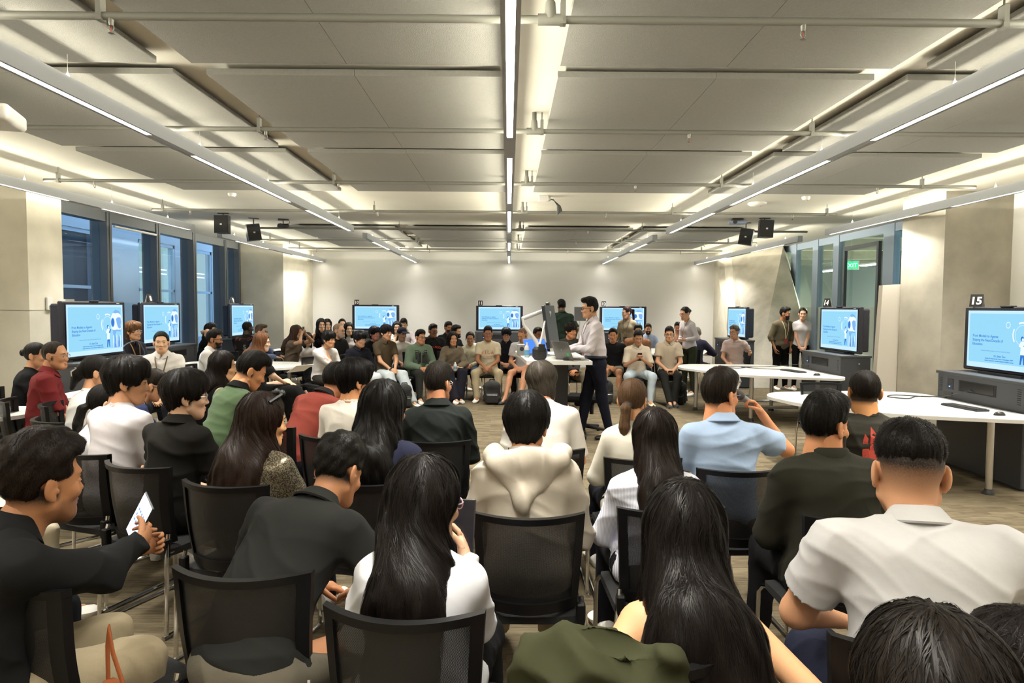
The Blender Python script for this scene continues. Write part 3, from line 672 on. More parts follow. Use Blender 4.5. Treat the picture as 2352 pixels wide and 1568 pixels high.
def shoe(parent, M, L=.28, col=(235, 232, 225), sole=(220, 218, 210), w_=1.0, name='shoe'):
    rows = []; n = 14
    for t, wd, ht, z0 in ((0, .026, .070, .004), (.04, .038, .090, 0), (.14, .043, .100, 0), (.30, .043, .104, 0), (.42, .045, .090, 0), (.60, .051, .068, 0), (.80, .052, .056, 0), (.93, .043, .050, .002), (1.0, .022, .034, .008)):
        ring = []
        for k in range(n):
            a = 2*pi*k/n; x = cos(a); z = sin(a)
            ring.append((x*wd*w_*(1-.28*max(0, z)), -.07+t*L, z0+(ht-z0)*(.5+.5*z)**.8 if z > -.6 else z0))
        rows.append(ring)
    b = MB(); V = [M @ Vector(p) for r in rows for p in r]; Fc = []; mi = []
    for i in range(len(rows)-1):
        for k in range(n):
            Fc.append((i*n+k, (i+1)*n+k, (i+1)*n+(k+1) % n, i*n+(k+1) % n)); mi.append(1 if 6 <= k <= 13 and k not in (7,) and sin(2*pi*(k+.5)/n) < -.35 else 0)
    Fc.append(tuple(range(n))); Fc.append(tuple(range((len(rows)-1)*n+n-1, (len(rows)-1)*n-1, -1))); mi += [0, 0]
    b.v = [tuple(p) for p in V]; b.f = Fc; b.mi = mi
    sm = MB(); sm.v = b.v; sm.f = b.f; sm.mi = b.mi
    return sm.build(name, [mat('shoe_%d_%d_%d' % tuple(col), srgb(*col), .55, bump=.1, bscale=90), mat('sole_%d_%d_%d' % tuple(sole), srgb(*sole), .6)], parent, True)
PEOPLE = []
def person(head, face, label, top=(), bottom=((40, 42, 52), 'long'), hair=('short', (22, 18, 15)), skin=(214, 170, 138), sit=True, lean=4, hunch=6, side=0, twist=0,
           hd=(0, 0, 0), armL='lap', armR='lap', legs='sit', fem=False, w=1.0, h=None, glasses=None, shoes=((235, 232, 225), (225, 222, 215)), group=None, beard=None, hs=1.0, seatz=.45,
           seed=None, heavy=False, clip_=None, stub=0.0, chair=True, hairL=.3, hairW=1.0, eyes=True, belly=0.0, nstr=0, strl=.06, hipz=None, extra=None, sleeveroll=0):
    """head = world point of the head top; face = heading in degrees (0 looks along +y away from the camera, 90 to the left, 180 towards the camera)"""
    hx, hy, hz = head; dist = math.hypot(hx, hy); seed = seed if seed is not None else len(PEOPLE)*7+3
    if h is None: h = .0075 if dist < 2.8 else (.009 if dist < 4.6 else (.0115 if dist < 8 else .0135))
    hh = .0034 if dist < 2.6 else (.0042 if dist < 5 else .0055)
    W_ = (.92 if fem else 1.0)*w; sh = .150*W_ if fem else .168*W_
    tk, tc, tkind, slv = (list(top)+[None]*4)[:4] if top else ('tee', (200, 200, 200), 'knit', 'short')
    htop = {'mop': .157, 'midlong': .157, 'quiff': .158, 'short': .152, 'curlytop': .162, 'buzz': .131, 'sides': .124, 'none': .124, 'fade': .145}.get(hair[0], .143)*hs
    Rh = rotm(*hd)
    def build(ts):
        J = {}
        if sit:
            J['hip'] = V3(0, 0, hipz or (seatz+.085)); S_ = 1.0
        else:
            S_ = ts; J['hip'] = V3(0, 0, .93*ts)
        t1 = nrm(rotm(0, lean, side) @ V3(0, 0, 1)); t2 = nrm(rotm(0, lean+hunch, side) @ V3(0, 0, 1)); t3 = nrm(rotm(0, lean*.6+hunch*1.6, side*.5) @ V3(0, 0, 1))
        a1, a2 = (.21*ts, .31*ts)
        J['waist'] = J['hip']+t1*a1; J['neck'] = J['waist']+t2*a2; J['chest'] = J['waist']+t2*a2*.45; J['t1'], J['t2'] = t1, t2
        J['head'] = J['neck']+t3*.164*(ts if not sit else 1)+V3(0, .02, 0)
        J['S'] = S_; return J
    # solve the torso length so that the head top ends at hz
    up = (Rh @ V3(0, 0, 1))*htop
    J1, J2 = build(1.0), build(1.1); z1, z2 = J1['head'][2]+abs(up[2])+.003, J2['head'][2]+abs(up[2])+.003
    ts = 1+.1*(hz-z1)/(z2-z1); J = build(ts)
    top_local = J['head']+up; a = RD(face)
    Rz_ = np.array([[cos(a), -sin(a), 0], [sin(a), cos(a), 0], [0, 0, 1]])
    off = Rz_ @ V3(top_local[0], top_local[1], 0)
    root = empty('person', (hx-off[0], hy-off[1], 0), a, label, 'person', group); PEOPLE.append(root); root['ts'] = round(float(ts), 3)
    S_ = J['S']; X = rotm(twist, 0, side) @ V3(1, 0, 0); t2 = J['t2']; F = np.cross(t2, X); F = nrm(F); 
    if F[1] < 0: F = -F
    fr = np.array([X, F, t2]); hipw = .088*(1.06 if fem else 1.0)*w
    shz = J['neck']-t2*.055
    sj = {+1: shz+X*sh, -1: shz-X*sh}
    ua, fa = .285*S_*(.94 if fem else 1), .255*S_*(.94 if fem else 1)
    def seg(o=0.0, deep=1.0):
        fr0 = np.array([[1, 0, 0], nrm(np.cross(J['t1'], V3(1, 0, 0))), J['t1']])
        wf = .88 if fem else 1.0
        L_ = [Ell(J['hip']+J['t1']*.03, (.160*w*wf+.004+o, .118*w+o, .120+o), .04, fr0), Ell(J['waist']*.5+J['hip']*.5+J['t1']*.05+V3(0, belly*.6, 0), (.142*w*wf+o, .105*w+belly*.5+o, .15+o), .05, fr0),
              Ell(J['waist']+t2*.02+V3(0, belly, 0), (.135*w*wf+o, .102*w+belly*.5+o, .14+o), .05, fr), Ell(J['chest']+t2*.01, (.150*W_+o, .108*w+o, .165*ts/max(.9, S_)+o), .05, fr),
              Ell(J['neck']-t2*.085-F*.012, (.165*W_+o, .082*w+o, .085+o), .05, fr), Cap(sj[-1]+X*.03, sj[1]-X*.03, .048*w+o*.8, .048*w+o*.8, .05),
              Cap(J['neck']+t2*.035-F*.012, sj[1]-X*.035+t2*.008, .030+o*.6, .034+o*.8, .04), Cap(J['neck']+t2*.035-F*.012, sj[-1]+X*.035+t2*.008, .030+o*.6, .034+o*.8, .04)]
        if fem: L_ += [Ell(J['chest']+t2*.03+X*s_*.065+F*.075, (.058+o, .050+o, .055+o), .04, fr) for s_ in (-1, 1)]
        return L_
    # arms
    poses = {'lap': (V3(.055, .30, .60), (.8, -.5, -.3), .55), 'clasp': (V3(.030, .34, .60), (.8, -.4, -.3), .75), 'thigh': (V3(.13, .36, .64), (.9, -.5, -.1), .3), 'knees': (V3(.10, .44, .62), (.9, -.2, -.1), .4),
             'phone': (V3(.045, .30, .80), (.7, -.4, -.7), .9), 'chin': (V3(.02, .16, J['head'][2]-.16), (.5, .3, -1), 1.1), 'table': (V3(.16, .42, .76), (.9, -.4, -.3), .4), 'side': (V3(.26, .02, J['hip'][2]-.02), (.6, -.8, 0), .35),
             'type': (V3(.09, .40, J['hip'][2]+.14), (.7, -.6, -.2), .6), 'low': (V3(.04, .16, J['hip'][2]-.08), (.9, -.5, 0), .7), 'pocket': (V3(.185, .07, J['hip'][2]-.05), (.8, -.7, 0), .5),
             'photo': (V3(.06, .24, J['head'][2]-.01), (.8, .1, -.8), .9), 'mic': (V3(.10, .22, J['head'][2]-.10), (.7, .3, -.8), 1.1), 'cross': (V3(-.10, .24, J['chest'][2]-.05), (.9, .1, -.5), .4), 'headhold': (V3(.10, .02, J['head'][2]-.02), (1, .6, -.2), .7),
             'back': (V3(.34, -.10, J['chest'][2]-.18), (.3, -.6, -.8), .3), 'tablet': (V3(.13, .36, .80), (.7, -.3, -.7), .7), 'armrest': (V3(.24, .26, .68), (.6, -.7, -.2), .4)}
    skinm = skin_mat(skin); ex = MB(); body = seg(-.006)
    arm = {}
    for s_, nm in ((1, armR), (-1, armL)):
        if isinstance(nm, (tuple, list)) and nm[0] == 'W':
            nm = (tuple(Rz_.T @ (V3(*nm[1])-V3(root.location.x, root.location.y, 0))),)+tuple(nm[2:])
        if isinstance(nm, (tuple, list)) and not isinstance(nm[0], str): Wt, hint, curl = V3(*nm[0]), nm[1] if len(nm) > 1 else (.8, -.4, -.4), nm[2] if len(nm) > 2 else .6; hx_ = np.array(hint, float); 
        else: Wt, hint, curl = poses[nm]; Wt = Wt*V3(s_, 1, 1); hx_ = V3(*hint)*V3(s_, 1, 1)
        if not sit and nm in ('phone',): Wt = Wt+V3(0, 0, J['chest'][2]-.85)
        E_, Wr = ik(sj[s_], Wt, ua, fa, hx_); arm[s_] = (E_, Wr, nm)
        dr = nrm(Wr-E_); k = .92 if fem else 1.0
        body += [Cap(sj[s_], E_, .046*w*k, .038*w*k, .03), Cap(E_, Wr, .038*w*k, .024*k, .02)]
        if nm in ('lap', 'clasp', 'low'): hdv, hn = nrm(V3(-s_*.75, .6, -.35)), V3(-s_*.4, -.3, -.6)
        elif nm in ('thigh', 'knees', 'table', 'armrest'): hdv, hn = nrm(dr*.6+V3(-s_*.2, .8, -.2)), V3(0, 0, -1)
        elif nm in ('phone', 'tablet', 'photo', 'mic'): hdv, hn = nrm(V3(-s_*.55, .25, .75)), V3(-s_*.8, -.3, -.1)
        elif nm == 'chin': hdv, hn = nrm(V3(-s_*.1, -.1, 1)), V3(-s_*.6, -.8, 0)
        elif nm == 'type': hdv, hn = nrm(V3(-s_*.2, 1, -.15)), V3(0, 0, -1)
        elif nm == 'cross': hdv, hn = nrm(V3(-s_*.9, .25, .0)), V3(0, -1, 0)
        else: hdv, hn = dr, V3(-s_*.9, .1, .1)
        body += hand(ex, Wr, hdv, hn, s_, curl, n=8 if dist < 5 else 6, s=.93 if fem else 1.0)
        arm[s_] += (hdv, hn)
    # legs
    if sit:
        hz_ = J['hip'][2]-.02; kn = {}
        for s_ in (1, -1):
            K_, A_ = V3(s_*.13, .42, seatz+.055), V3(s_*.15, .47, .09)
            if legs == 'wide': K_, A_ = V3(s_*.21, .39, seatz+.055), V3(s_*.17, .44, .09)
            if legs == 'fwd': K_, A_ = V3(s_*.13, .41, seatz+.06), V3(s_*.14, .70, .09)
            if legs == 'ankles': K_, A_ = V3(s_*.12, .41, seatz+.055), V3(s_*.045, .60+.05*s_, .09)
            if legs == 'back': K_, A_ = V3(s_*.14, .42, seatz+.05), V3(s_*.13, .22, .09)
            if legs == 'crossR': K_, A_ = ((V3(.00, .44, seatz+.16), V3(-.20, .66, seatz-.13)) if s_ > 0 else (V3(-.10, .42, seatz+.05), V3(-.08, .50, .09)))
            if legs == 'crossL': K_, A_ = ((V3(.00, .44, seatz+.16), V3(.20, .66, seatz-.13)) if s_ < 0 else (V3(.10, .42, seatz+.05), V3(.08, .50, .09)))
            kn[s_] = (V3(s_*hipw, .02, hz_), K_, A_)
    else:
        st = {'stand': (.10, 0), 'walk': (.09, .16)}.get(legs, (.10, 0)); kn = {}
        for s_ in (1, -1):
            q = st[1]*s_; kn[s_] = (V3(s_*hipw, 0, J['hip'][2]-.03), V3(s_*st[0]*.98, q*.5+.02, .50*S_), V3(s_*(st[0]+.015), q, .09))
    lk = .95 if fem else 1.0
    for s_ in (1, -1):
        H_, K_, A_ = kn[s_]; lk2 = lk*(1 if bottom[1] == 'short' else .80); body += [Cap(H_, K_, .080*w*lk2, .054*w*lk2, .05), Cap(K_, A_, .054*w*lk2, .036*(1 if bottom[1] == 'short' else .85), .03), Ell((K_+A_)/2+nrm(A_-K_)*-.06, (.05*w*lk2, .05*w*lk2, .10), .04), Cap(A_, A_+V3(0, .13, -.05), .034, .026, .02)]
    body += [Cap(J['neck']-t2*.02, J['head']+V3(0, -.04, -.06), .056 if not fem else .047, .052 if not fem else .045, .03)]
    bv, bq = mesh_field(body, h*1.75)
    hv, hq, hm = head_mesh(hh, fem, heavy)
    HV = (hv*hs) @ Rh.T+J['head']
    P_ = np.concatenate([bv, HV]); Q_ = np.concatenate([bq, hq+len(bv)]); mi = np.concatenate([np.zeros(len(bq), np.int32), hm])
    lip = mat('lips_%d_%d_%d' % tuple(skin), srgb(int(skin[0]*.88), int(skin[1]*.74), int(skin[2]*.73)), .45)
    den = np.zeros(len(hv))
    if hair[0] in ('short', 'quiff', 'curlytop', 'mop', 'fade', 'buzz', 'receding', 'midlong'):
        z0, z1 = clip_ or {'fade': (-.055, .035), 'buzz': (-.070, -.040)}.get(hair[0], (-.068, -.030))
        x_, y_, z_ = hv.T; lat = np.clip((.022-y_)/.012, 0, 1)*np.clip((.079-abs(x_))/.002+.5*(z_ > .03), 0, 1); near = 1-np.clip((abs(x_)-.066)/.004, 0, 1)*(z_ < .030)*(y_ > -.034)
        den = np.clip((z_-z0)/(z1-z0), 0, 1)**1.3*lat*near*(z_ > -.09)
    if stub or beard:
        x_, y_, z_ = hv.T; den = np.maximum(den, (stub or .5)*np.clip((y_-.005)/.02, 0, 1)*np.clip((-.038-z_-.25*(abs(x_) < .030)*0)/.014, 0, 1)*(z_ > -.125))
    attr_ = np.zeros((len(P_)+len(ex.v), 3)); attr_[len(bv):len(bv)+len(hv), 0] = den
    raw_mesh('body', P_, Q_, [scalp_mat(skin, hair[1]), lip], root, mi, attr_, ex)
    TH = lambda p: (Rh @ (np.asarray(p, float)*hs))+J['head']
    MH = Matrix([list(Rh[i]*hs)+[J['head'][i]] for i in range(3)]+[[0, 0, 0, 1]])
    Rb = rotm(hd[0]*.1, -lean*.3, 0)
    def HT(P):
        P = np.atleast_2d(np.asarray(P, float)); A = (P*hs) @ Rh.T+J['head']
        if hair[0] in ('long', 'bob', 'longfront', 'midlong'):
            w_ = np.clip((.005-P[:, 2])/.15, 0, 1); w_ = (w_*w_*(3-2*w_))[:, None]; A = A*(1-w_)+((P*hs) @ Rb.T+J['head'])*w_
        return A
    # hair
    hmn = hair_mat(hair[1])
    if hair[0] != 'none':
        H_ = hair_mesh(hair[0], hh*1.25 if dist > 2.6 else .004, hairL, hairW, J['head'][1]-J['chest'][1]+.105)
        if H_:
            v, q, at, N = H_; exb = None
            if nstr:
                exb, ea = strands(v, q, N, nstr, strl, seed); exb.v = [tuple(p) for p in HT(exb.v)]; at = np.concatenate([at, ea])
            raw_mesh('hair', HT(v), q, hmn, root, None, at, exb)
    if eyes:
        for s_ in (-1, 1):
            b = MB(); b.ell((s_*.031, .0765, .0025), (.0118, .0102, .0052), 12); b.m = 1; b.ell((s_*.031, .0825, .0025), (.0050, .0052, .0050), 10); b.m = 0
            b.v = [tuple(TH(p)) for p in b.v]; b.build('eye', [M_eyew, M_iris], root, True)
            b = MB(); b.tube([(s_*.013, .0905, .0215), (s_*.030, .0895, .0275), (s_*.048, .077, .0225)], [.0026, .0032, .0014], 6, True)
            b.tube([(s_*.019, .0850, .0065), (s_*.031, .0885, .0100), (s_*.043, .0805, .0060)], [.0008, .0013, .0008], 5, True)
            b.v = [tuple(TH(p)) for p in b.v]; b.build('eyebrow', mat('brow_%d_%d_%d' % tuple(hair[1]), srgb(*[int(c*.9) for c in hair[1]]), .8), root, True)
    if beard:
        bp_ = [Ell((0, .033, -.038), (.064, .062, .080), .02), Cap((-.022, .062, -.096), (.022, .062, -.096), .024+beard[1], .024+beard[1], .03), RBox((0, .05, .12), (.2, .2, .145), .01, .01, sub=True), Ell((0, .098, -.066), (.019, .02, .011), .005, sub=True), RBox((0, -.12, 0), (.2, .12, .2), .01, .01, sub=True)]
        v, q = mesh_field(bp_, hh*1.3)
        if len(v): ph = np.arctan2(v[:, 0], v[:, 1]); raw_mesh('beard', (v*hs) @ Rh.T+J['head'], q, hair_mat(beard[0]), root, None, np.stack([np.cos(ph)*16, np.sin(ph)*16, v[:, 2]*9], 1))
    if glasses:
        gm = mat('spectacle_frame_%d_%d_%d' % tuple(glasses), srgb(*glasses), .3, .4 if sum(glasses) > 300 else 0); b = MB(); th = .0020 if sum(glasses) > 150 else .0026
        for s_ in (-1, 1):
            b.tube([(s_*.031+.0215*cos(t), .0985-.006*abs(cos(t))*(1 if s_*cos(t) > 0 else .2), .001+.0165*sin(t)) for t in np.linspace(0, 2*pi, 15)], th, 6, False)
            b.tube([(s_*.053, .093, .008), (s_*.070, .070, .008), (s_*.0795, .0, .006), (s_*.078, -.022, -.012)], th, 6)
        b.tube([(-.010, .1, .006), (0, .102, .008), (.010, .1, .006)], th, 6); b.v = [tuple(TH(p)) for p in b.v]; b.build('glasses', gm, root, True)
    # top garment
    o = {'tee': .014, 'polo': .014, 'shirt': .017, 'jacket': .030, 'hoodie': .032, 'fleece': .034, 'sweater': .022, 'tank': .006, 'fitted': .008, 'knit': .018}.get(tk, .015)
    G = seg(o); H_ = J['hip']; sleeve = slv or 'short'
    for s_ in (1, -1):
        E_, Wr = arm[s_][0], arm[s_][1]; u = nrm(E_-sj[s_]); f_ = nrm(Wr-E_); k = .92 if fem else 1.0
        if sleeve == 'none': continue
        if sleeve == 'short':
            c = sj[s_]+u*ua*(.66 if not fem else .5); G.append(Cap(sj[s_], sj[s_]+u*ua*.85, .050*w*k+o, .050*w*k+o+.004, .03, cut=[(c, u)]))
        elif sleeve == 'half':
            c = sj[s_]+u*ua*.92; G.append(Cap(sj[s_], E_, .050*w*k+o, .050*w*k+o+.004, .03, cut=[(c, u)]))
        elif sleeve == 'rolled':
            G.append(Cap(sj[s_], E_, .048*w*k+o, .040*w*k+o, .03)); c = E_+f_*fa*.35; G.append(Cap(E_, Wr, .040*w*k+o, .036*k+o, .02, cut=[(c, f_)]))
        else:
            G.append(Cap(sj[s_], E_, .048*w*k+o, .040*w*k+o, .03)); c = Wr-f_*.015; G.append(Cap(E_, Wr, .040*w*k+o, .028*k+o*.8, .02, cut=[(c, f_)]))
    if sit and tk not in ('fitted', 'tank'):
        for s_ in (1, -1): G.append(Cap(kn[s_][0], kn[s_][0]*.72+kn[s_][1]*.28, .088*w+o*.6, .082*w+o*.5, .04, cut=[(kn[s_][0]*.78+kn[s_][1]*.22, nrm(kn[s_][1]-kn[s_][0]))]))
    nb = J['neck']+t2*.040-F*.002
    nr = .064 if not fem else .060
    if tk in ('hoodie', 'jacket', 'fleece'): nr = .070
    G.append(Cap(nb-t2*.10, nb+t2*.14, nr-.012, nr-.002, .012, sub=True))
    if tk == 'tank': G.append(Ell(nb+F*.05+t2*.0, (.085, .085, .075), .02, fr, sub=True)); G.append(Ell(nb-F*.06, (.085, .06, .075), .02, fr, sub=True)); [G.append(Ell(sj[s_]+X*s_*.03+t2*.02, (.062, .085, .085), .02, fr, sub=True)) for s_ in (1, -1)]
    if tk == 'fitted' and slv != 'long': G.append(Ell(nb+F*.045+t2*.02, (.065, .05, .05), .02, fr, sub=True))
    cl = [(V3(0, 0, H_[2]-.075), (0, 0, -1)) if lean < 12 else (H_-J['t1']*.17, -J['t1'])] if sit else [(V3(0, 0, H_[2]-.10*S_), (0, 0, -1))]
    if tk == 'fitted' and not sit: cl = [(V3(0, 0, H_[2]-.02), (0, 0, -1))]
    if tk == 'shirt' and not sit: cl = [(V3(0, 0, H_[2]+.088), (0, 0, -1))]
    v, q = mesh_field(G, h, clip=cl)
    amp = {'tank': .002, 'fitted': .003, 'tee': .010, 'polo': .010, 'shirt': .013, 'jacket': .014, 'hoodie': .010, 'fleece': .006, 'sweater': .005, 'knit': .004}.get(tk, .006)
    v = folds(v, q, amp, seed); v = relax(v, q, 1, .25)
    cm = cloth_mat(tc, tkind or 'knit')
    raw_mesh({'tee': 'tee_shirt', 'polo': 'polo_shirt', 'shirt': 'shirt', 'jacket': 'jacket', 'hoodie': 'hoodie', 'fleece': 'fleece_jacket', 'sweater': 'sweater', 'tank': 'sleeveless_top', 'fitted': 'fitted_top', 'knit': 'knitted_top'}.get(tk, 'shirt'), v, q, cm, root)
    # collar / neck band
    if tk in ('polo', 'shirt', 'fleece', 'jacket', 'sweater', 'tee', 'knit', 'hoodie'):
        cc = extra.get('collar', tc) if extra else tc; b = MB(); n = 26; rows = []
        if tk in ('polo', 'shirt', 'fleece'): prof = [(nr-.004, -.014, .0), (nr-.006, .028, .0), (nr-.001, .034, .0), (nr+.006, .026, .0), (nr+.036, -.012, .010), (nr+.032, -.018, .008), (nr+.004, .0, 0)]; gap = .16
        elif tk in ('jacket', 'hoodie'): prof = [(nr-.002, -.012, 0), (nr-.006, .030, 0), (nr+.002, .036, 0), (nr+.012, .026, 0), (nr+.016, -.012, 0)]; gap = .10
        else: prof = [(nr-.004, -.008, 0), (nr-.008, .006, 0), (nr-.005, .012, 0), (nr+.003, .008, 0), (nr+.008, -.008, 0)]; gap = 0
        for i in range(n+1):
            t = pi/2+(gap+(2*pi-2*gap)*i/n); cx_, sy_ = cos(t), sin(t)
            fd = .035*max(0, sy_)**1.5*(1.15 if gap else .8)
            rows.append([nb+X*(r_*cx_)+F*(r_*sy_*.92+.006)+t2*(z_+dz*0-fd) for r_, z_, dz in prof])
        V = [p for r_ in rows for p in r_]; m_ = len(prof)
        b.add(V, [(i*m_+k, (i+1)*m_+k, (i+1)*m_+(k+1) % m_, i*m_+(k+1) % m_) for i in range(n) for k in range(m_)]+([tuple(range(m_)), tuple(range(n*m_+m_-1, n*m_-1, -1))] if gap else []))
        b.build('collar' if gap else 'neckband', cloth_mat(cc, 'knit'), root, True)
    # trousers
    bc, bk = bottom[0], bottom[1]; bo = .016 if bk != 'tight' else .007
    T_ = [Ell(J['hip']+J['t1']*.01, (.160*w*(.9 if fem else 1)+bo, .116*w+bo, .11+bo), .04)]
    for s_ in (1, -1):
        H2, K2, A2 = kn[s_]; u = nrm(K2-H2); d2 = nrm(A2-K2)
        if bk == 'short': T_.append(Cap(H2, K2, .083*w+bo, .068*w+bo, .04, cut=[(H2*.22+K2*.78, u)]))
        else:
            wl = .02 if bk == 'loose' else .0
            T_ += [Cap(H2, K2, .083*w*lk+bo, .058*w*lk+bo+wl, .04), Cap(K2, A2+d2*.03, .058*w*lk+bo+wl, (.046 if bk != 'tight' else .040)+wl*1.4+bo*.5, .03, cut=[(A2+d2*.032, d2)])]
    v, q = mesh_field(T_, h*1.5, clip=[(J['hip']+J['t1']*(.085 if sit else .105), J['t1'])])
    v = folds(v, q, .009 if bk != 'tight' else .004, seed+5, (.1, 1, .6), 30)
    raw_mesh({'short': 'shorts', 'skirt': 'skirt'}.get(bk, 'trousers'), v, q, cloth_mat(bc, 'denim'), root)
    # shoes
    if shoes:
        for s_ in (1, -1):
            A2 = kn[s_][2]; yaw = -8*s_; pit = 0
            if legs == 'crossR' and s_ > 0 or legs == 'crossL' and s_ < 0: pit = 25
            M_ = Matrix.Translation(Vector(A2-V3(0, 0, .088))) @ Matrix.Rotation(RD(yaw), 4, 'Z') @ Matrix.Rotation(RD(-pit), 4, 'X')
            shoe(root, M_, .27 if not fem else .245, *shoes)
    J.update(head_R=Rh, arm=arm, root=root, TH=TH, MH=MH, fr=fr, sj=sj, kn=kn, nb=nb, F=F, X=X, t2=t2, Rz=Rz_, o=o)
    return J

# ================================================================ furniture and equipment
def mesh_fabric():
    m = bpy.data.materials.new('chair_mesh'); m.use_nodes = True; nt = m.node_tree; b = nt.nodes['Principled BSDF']
    b.inputs['Base Color'].default_value = (0.005, 0.005, 0.0055, 1); b.inputs['Roughness'].default_value = .5
    tc = nt.nodes.new('ShaderNodeTexCoord'); sp = nt.nodes.new('ShaderNodeSeparateXYZ'); nt.links.new(tc.outputs['Object'], sp.inputs[0])
    def sn(out, f, ph=0):
        a = nt.nodes.new('ShaderNodeMath'); a.operation = 'MULTIPLY'; a.inputs[1].default_value = f; nt.links.new(out, a.inputs[0])
        c = nt.nodes.new('ShaderNodeMath'); c.operation = 'SINE'; nt.links.new(a.outputs[0], c.inputs[0]); return c.outputs[0]
    p = nt.nodes.new('ShaderNodeMath'); p.operation = 'MULTIPLY'; nt.links.new(sn(sp.outputs[0], 1500), p.inputs[0]); nt.links.new(sn(sp.outputs[2], 1500), p.inputs[1])
    g = nt.nodes.new('ShaderNodeMath'); g.operation = 'GREATER_THAN'; g.inputs[1].default_value = .74; nt.links.new(p.outputs[0], g.inputs[0])
    t = nt.nodes.new('ShaderNodeBsdfTransparent'); x = nt.nodes.new('ShaderNodeMixShader'); nt.links.new(g.outputs[0], x.inputs[0]); nt.links.new(b.outputs[0], x.inputs[1]); nt.links.new(t.outputs[0], x.inputs[2])
    nt.links.new(x.outputs[0], nt.nodes['Material Output'].inputs[0]); return m
M_mesh = mesh_fabric(); M_chairp = mat('chair_black_plastic', (0.005, 0.005, 0.0055), .42, bump=.05, bscale=500, spec=.22); M_seatf = mat('seat_fabric_black', (0.008, 0.008, 0.009), .85, bump=.3, bscale=200)
def make_chair():
    t = empty('stacking_chair', (0, 0, 0), 0, 'x', 'chair', None)
    def S(u, v, off=0.0):   # back surface: u across, v up
        x = (u-.5)*(.40+.05*v); z = .47+v*.39; y = -.195-.045*v+.060*((u-.5)*2)**2-.035*sin(pi*min(1, v*1.1))*.3
        return Vector((x, y-.035*(1-((u-.5)*2)**2)-off, z))
    def strip(b, u0, u1, v0, v1, n, m_, th):
        V = [S(u0+(u1-u0)*i/n, v0+(v1-v0)*j/m_, o) for o in (-th/2, th/2) for j in range(m_+1) for i in range(n+1)]; N = (n+1)*(m_+1); F = []
        for j in range(m_):
            for i in range(n):
                a = j*(n+1)+i; F += [(a, a+1, a+n+2, a+n+1), (N+a, N+a+n+1, N+a+n+2, N+a+1)]
        for i in range(n): F += [(i, N+i, N+i+1, i+1), (m_*(n+1)+i, m_*(n+1)+i+1, N+m_*(n+1)+i+1, N+m_*(n+1)+i)]
        for j in range(m_): a = j*(n+1); F += [(a, a+n+1, N+a+n+1, N+a), (a+n, N+a+n, N+a+2*n+1, a+2*n+1)]
        b.add(V, F)
    b = MB(); strip(b, 0, 1, .935, 1.0, 14, 2, .030); strip(b, 0, .075, 0, .94, 2, 8, .028); strip(b, .925, 1, 0, .94, 2, 8, .028); strip(b, 0, 1, -.02, .10, 14, 2, .030)
    b.build('back_frame', M_chairp, t, True)
    b = MB(); V = [S(.07+.86*i/14, .095+.845*j/8) for j in range(9) for i in range(15)]
    b.add(V, [(j*15+i, j*15+i+1, j*15+15+i+1, j*15+15+i) for j in range(8) for i in range(14)]); b.build('backrest_mesh', M_mesh, t, True)
    b = MB(); n = 10; V = []
    for zz in (0, 1):
        for j in range(n+1):
            for i in range(n+1):
                u, v = i/n*2-1, j/n*2-1; r_ = max(abs(u), abs(v)); l_ = math.hypot(u, v) or 1; q = .5+.5*r_/l_ if r_ > 0 else 1; q = min(1, q*1.12)
                V.append((u*.225*q, .02+v*.215*q, (.452-.018*(abs(v) > .99 or abs(u) > .99)-.010*max(0, v)**3+.006*abs(u)) if zz else .405+.02*(r_ < .9)*0))
    N = (n+1)**2; F = []
    for j in range(n):
        for i in range(n):
            a = j*(n+1)+i; F += [(a, a+n+1, a+n+2, a+1), (N+a, N+a+1, N+a+n+2, N+a+n+1)]
    for i in range(n): F += [(i, i+1, N+i+1, N+i), (n*(n+1)+i, N+n*(n+1)+i, N+n*(n+1)+i+1, n*(n+1)+i+1), (i*(n+1), N+i*(n+1), N+(i+1)*(n+1), (i+1)*(n+1)), (i*(n+1)+n, (i+1)*(n+1)+n, N+(i+1)*(n+1)+n, N+i*(n+1)+n)]
    b.add(V, F).build('seat', M_seatf, t, True)
    for s in (-1, 1):
        MB().tube([(s*.205, .20, .41), (s*.222, .235, .40), (s*.235, .25, .37), (s*.238, .25, .02)], .0105, 8).build('leg', M_chrome, t, True)
        MB().tube([(s*.212, -.19, .52), (s*.222, -.21, .44), (s*.238, -.225, .30), (s*.240, -.235, .02)], .0105, 8).build('leg', M_chrome, t, True)
        MB().tube([(s*.238, .27, .015), (s*.239, 0, .0125), (s*.240, -.255, .0125)], .0115, 8).build('runner', M_chrome, t, True)
        MB().tube([(s*.19, .19, .405), (s*.205, 0, .40), (s*.212, -.20, .43)], .012, 8).build('seat_rail', M_chrome, t, True)
        MB().box(s*.21-.018, s*.21+.018, -.225, -.185, .40, .50, None, .006).build('back_bracket', M_chairp, t)
    return t
CHAIR0 = make_chair(); CHAIR0['used'] = 0
def chair(x, y, face, label, group='black mesh-back stacking chairs', tilt=0):
    t = CHAIR0 if not CHAIR0['used'] else copy_tree(CHAIR0)
    CHAIR0['used'] = 1
    t.location = (x, y, 0); t.rotation_euler = (0, 0, RD(face)); t['label'] = label; t['group'] = group; t['used'] = 1
    return t
def seat(J, label, dx=0, dy=0, df=0):
    """a chair under a seated person; dx, dy in the person's frame"""
    o = J['root']; p = J['Rz'] @ V3(dx, dy-.02, 0); return chair(o.location.x+p[0], o.location.y+p[1], math.degrees(o.rotation_euler.z)+df, label)
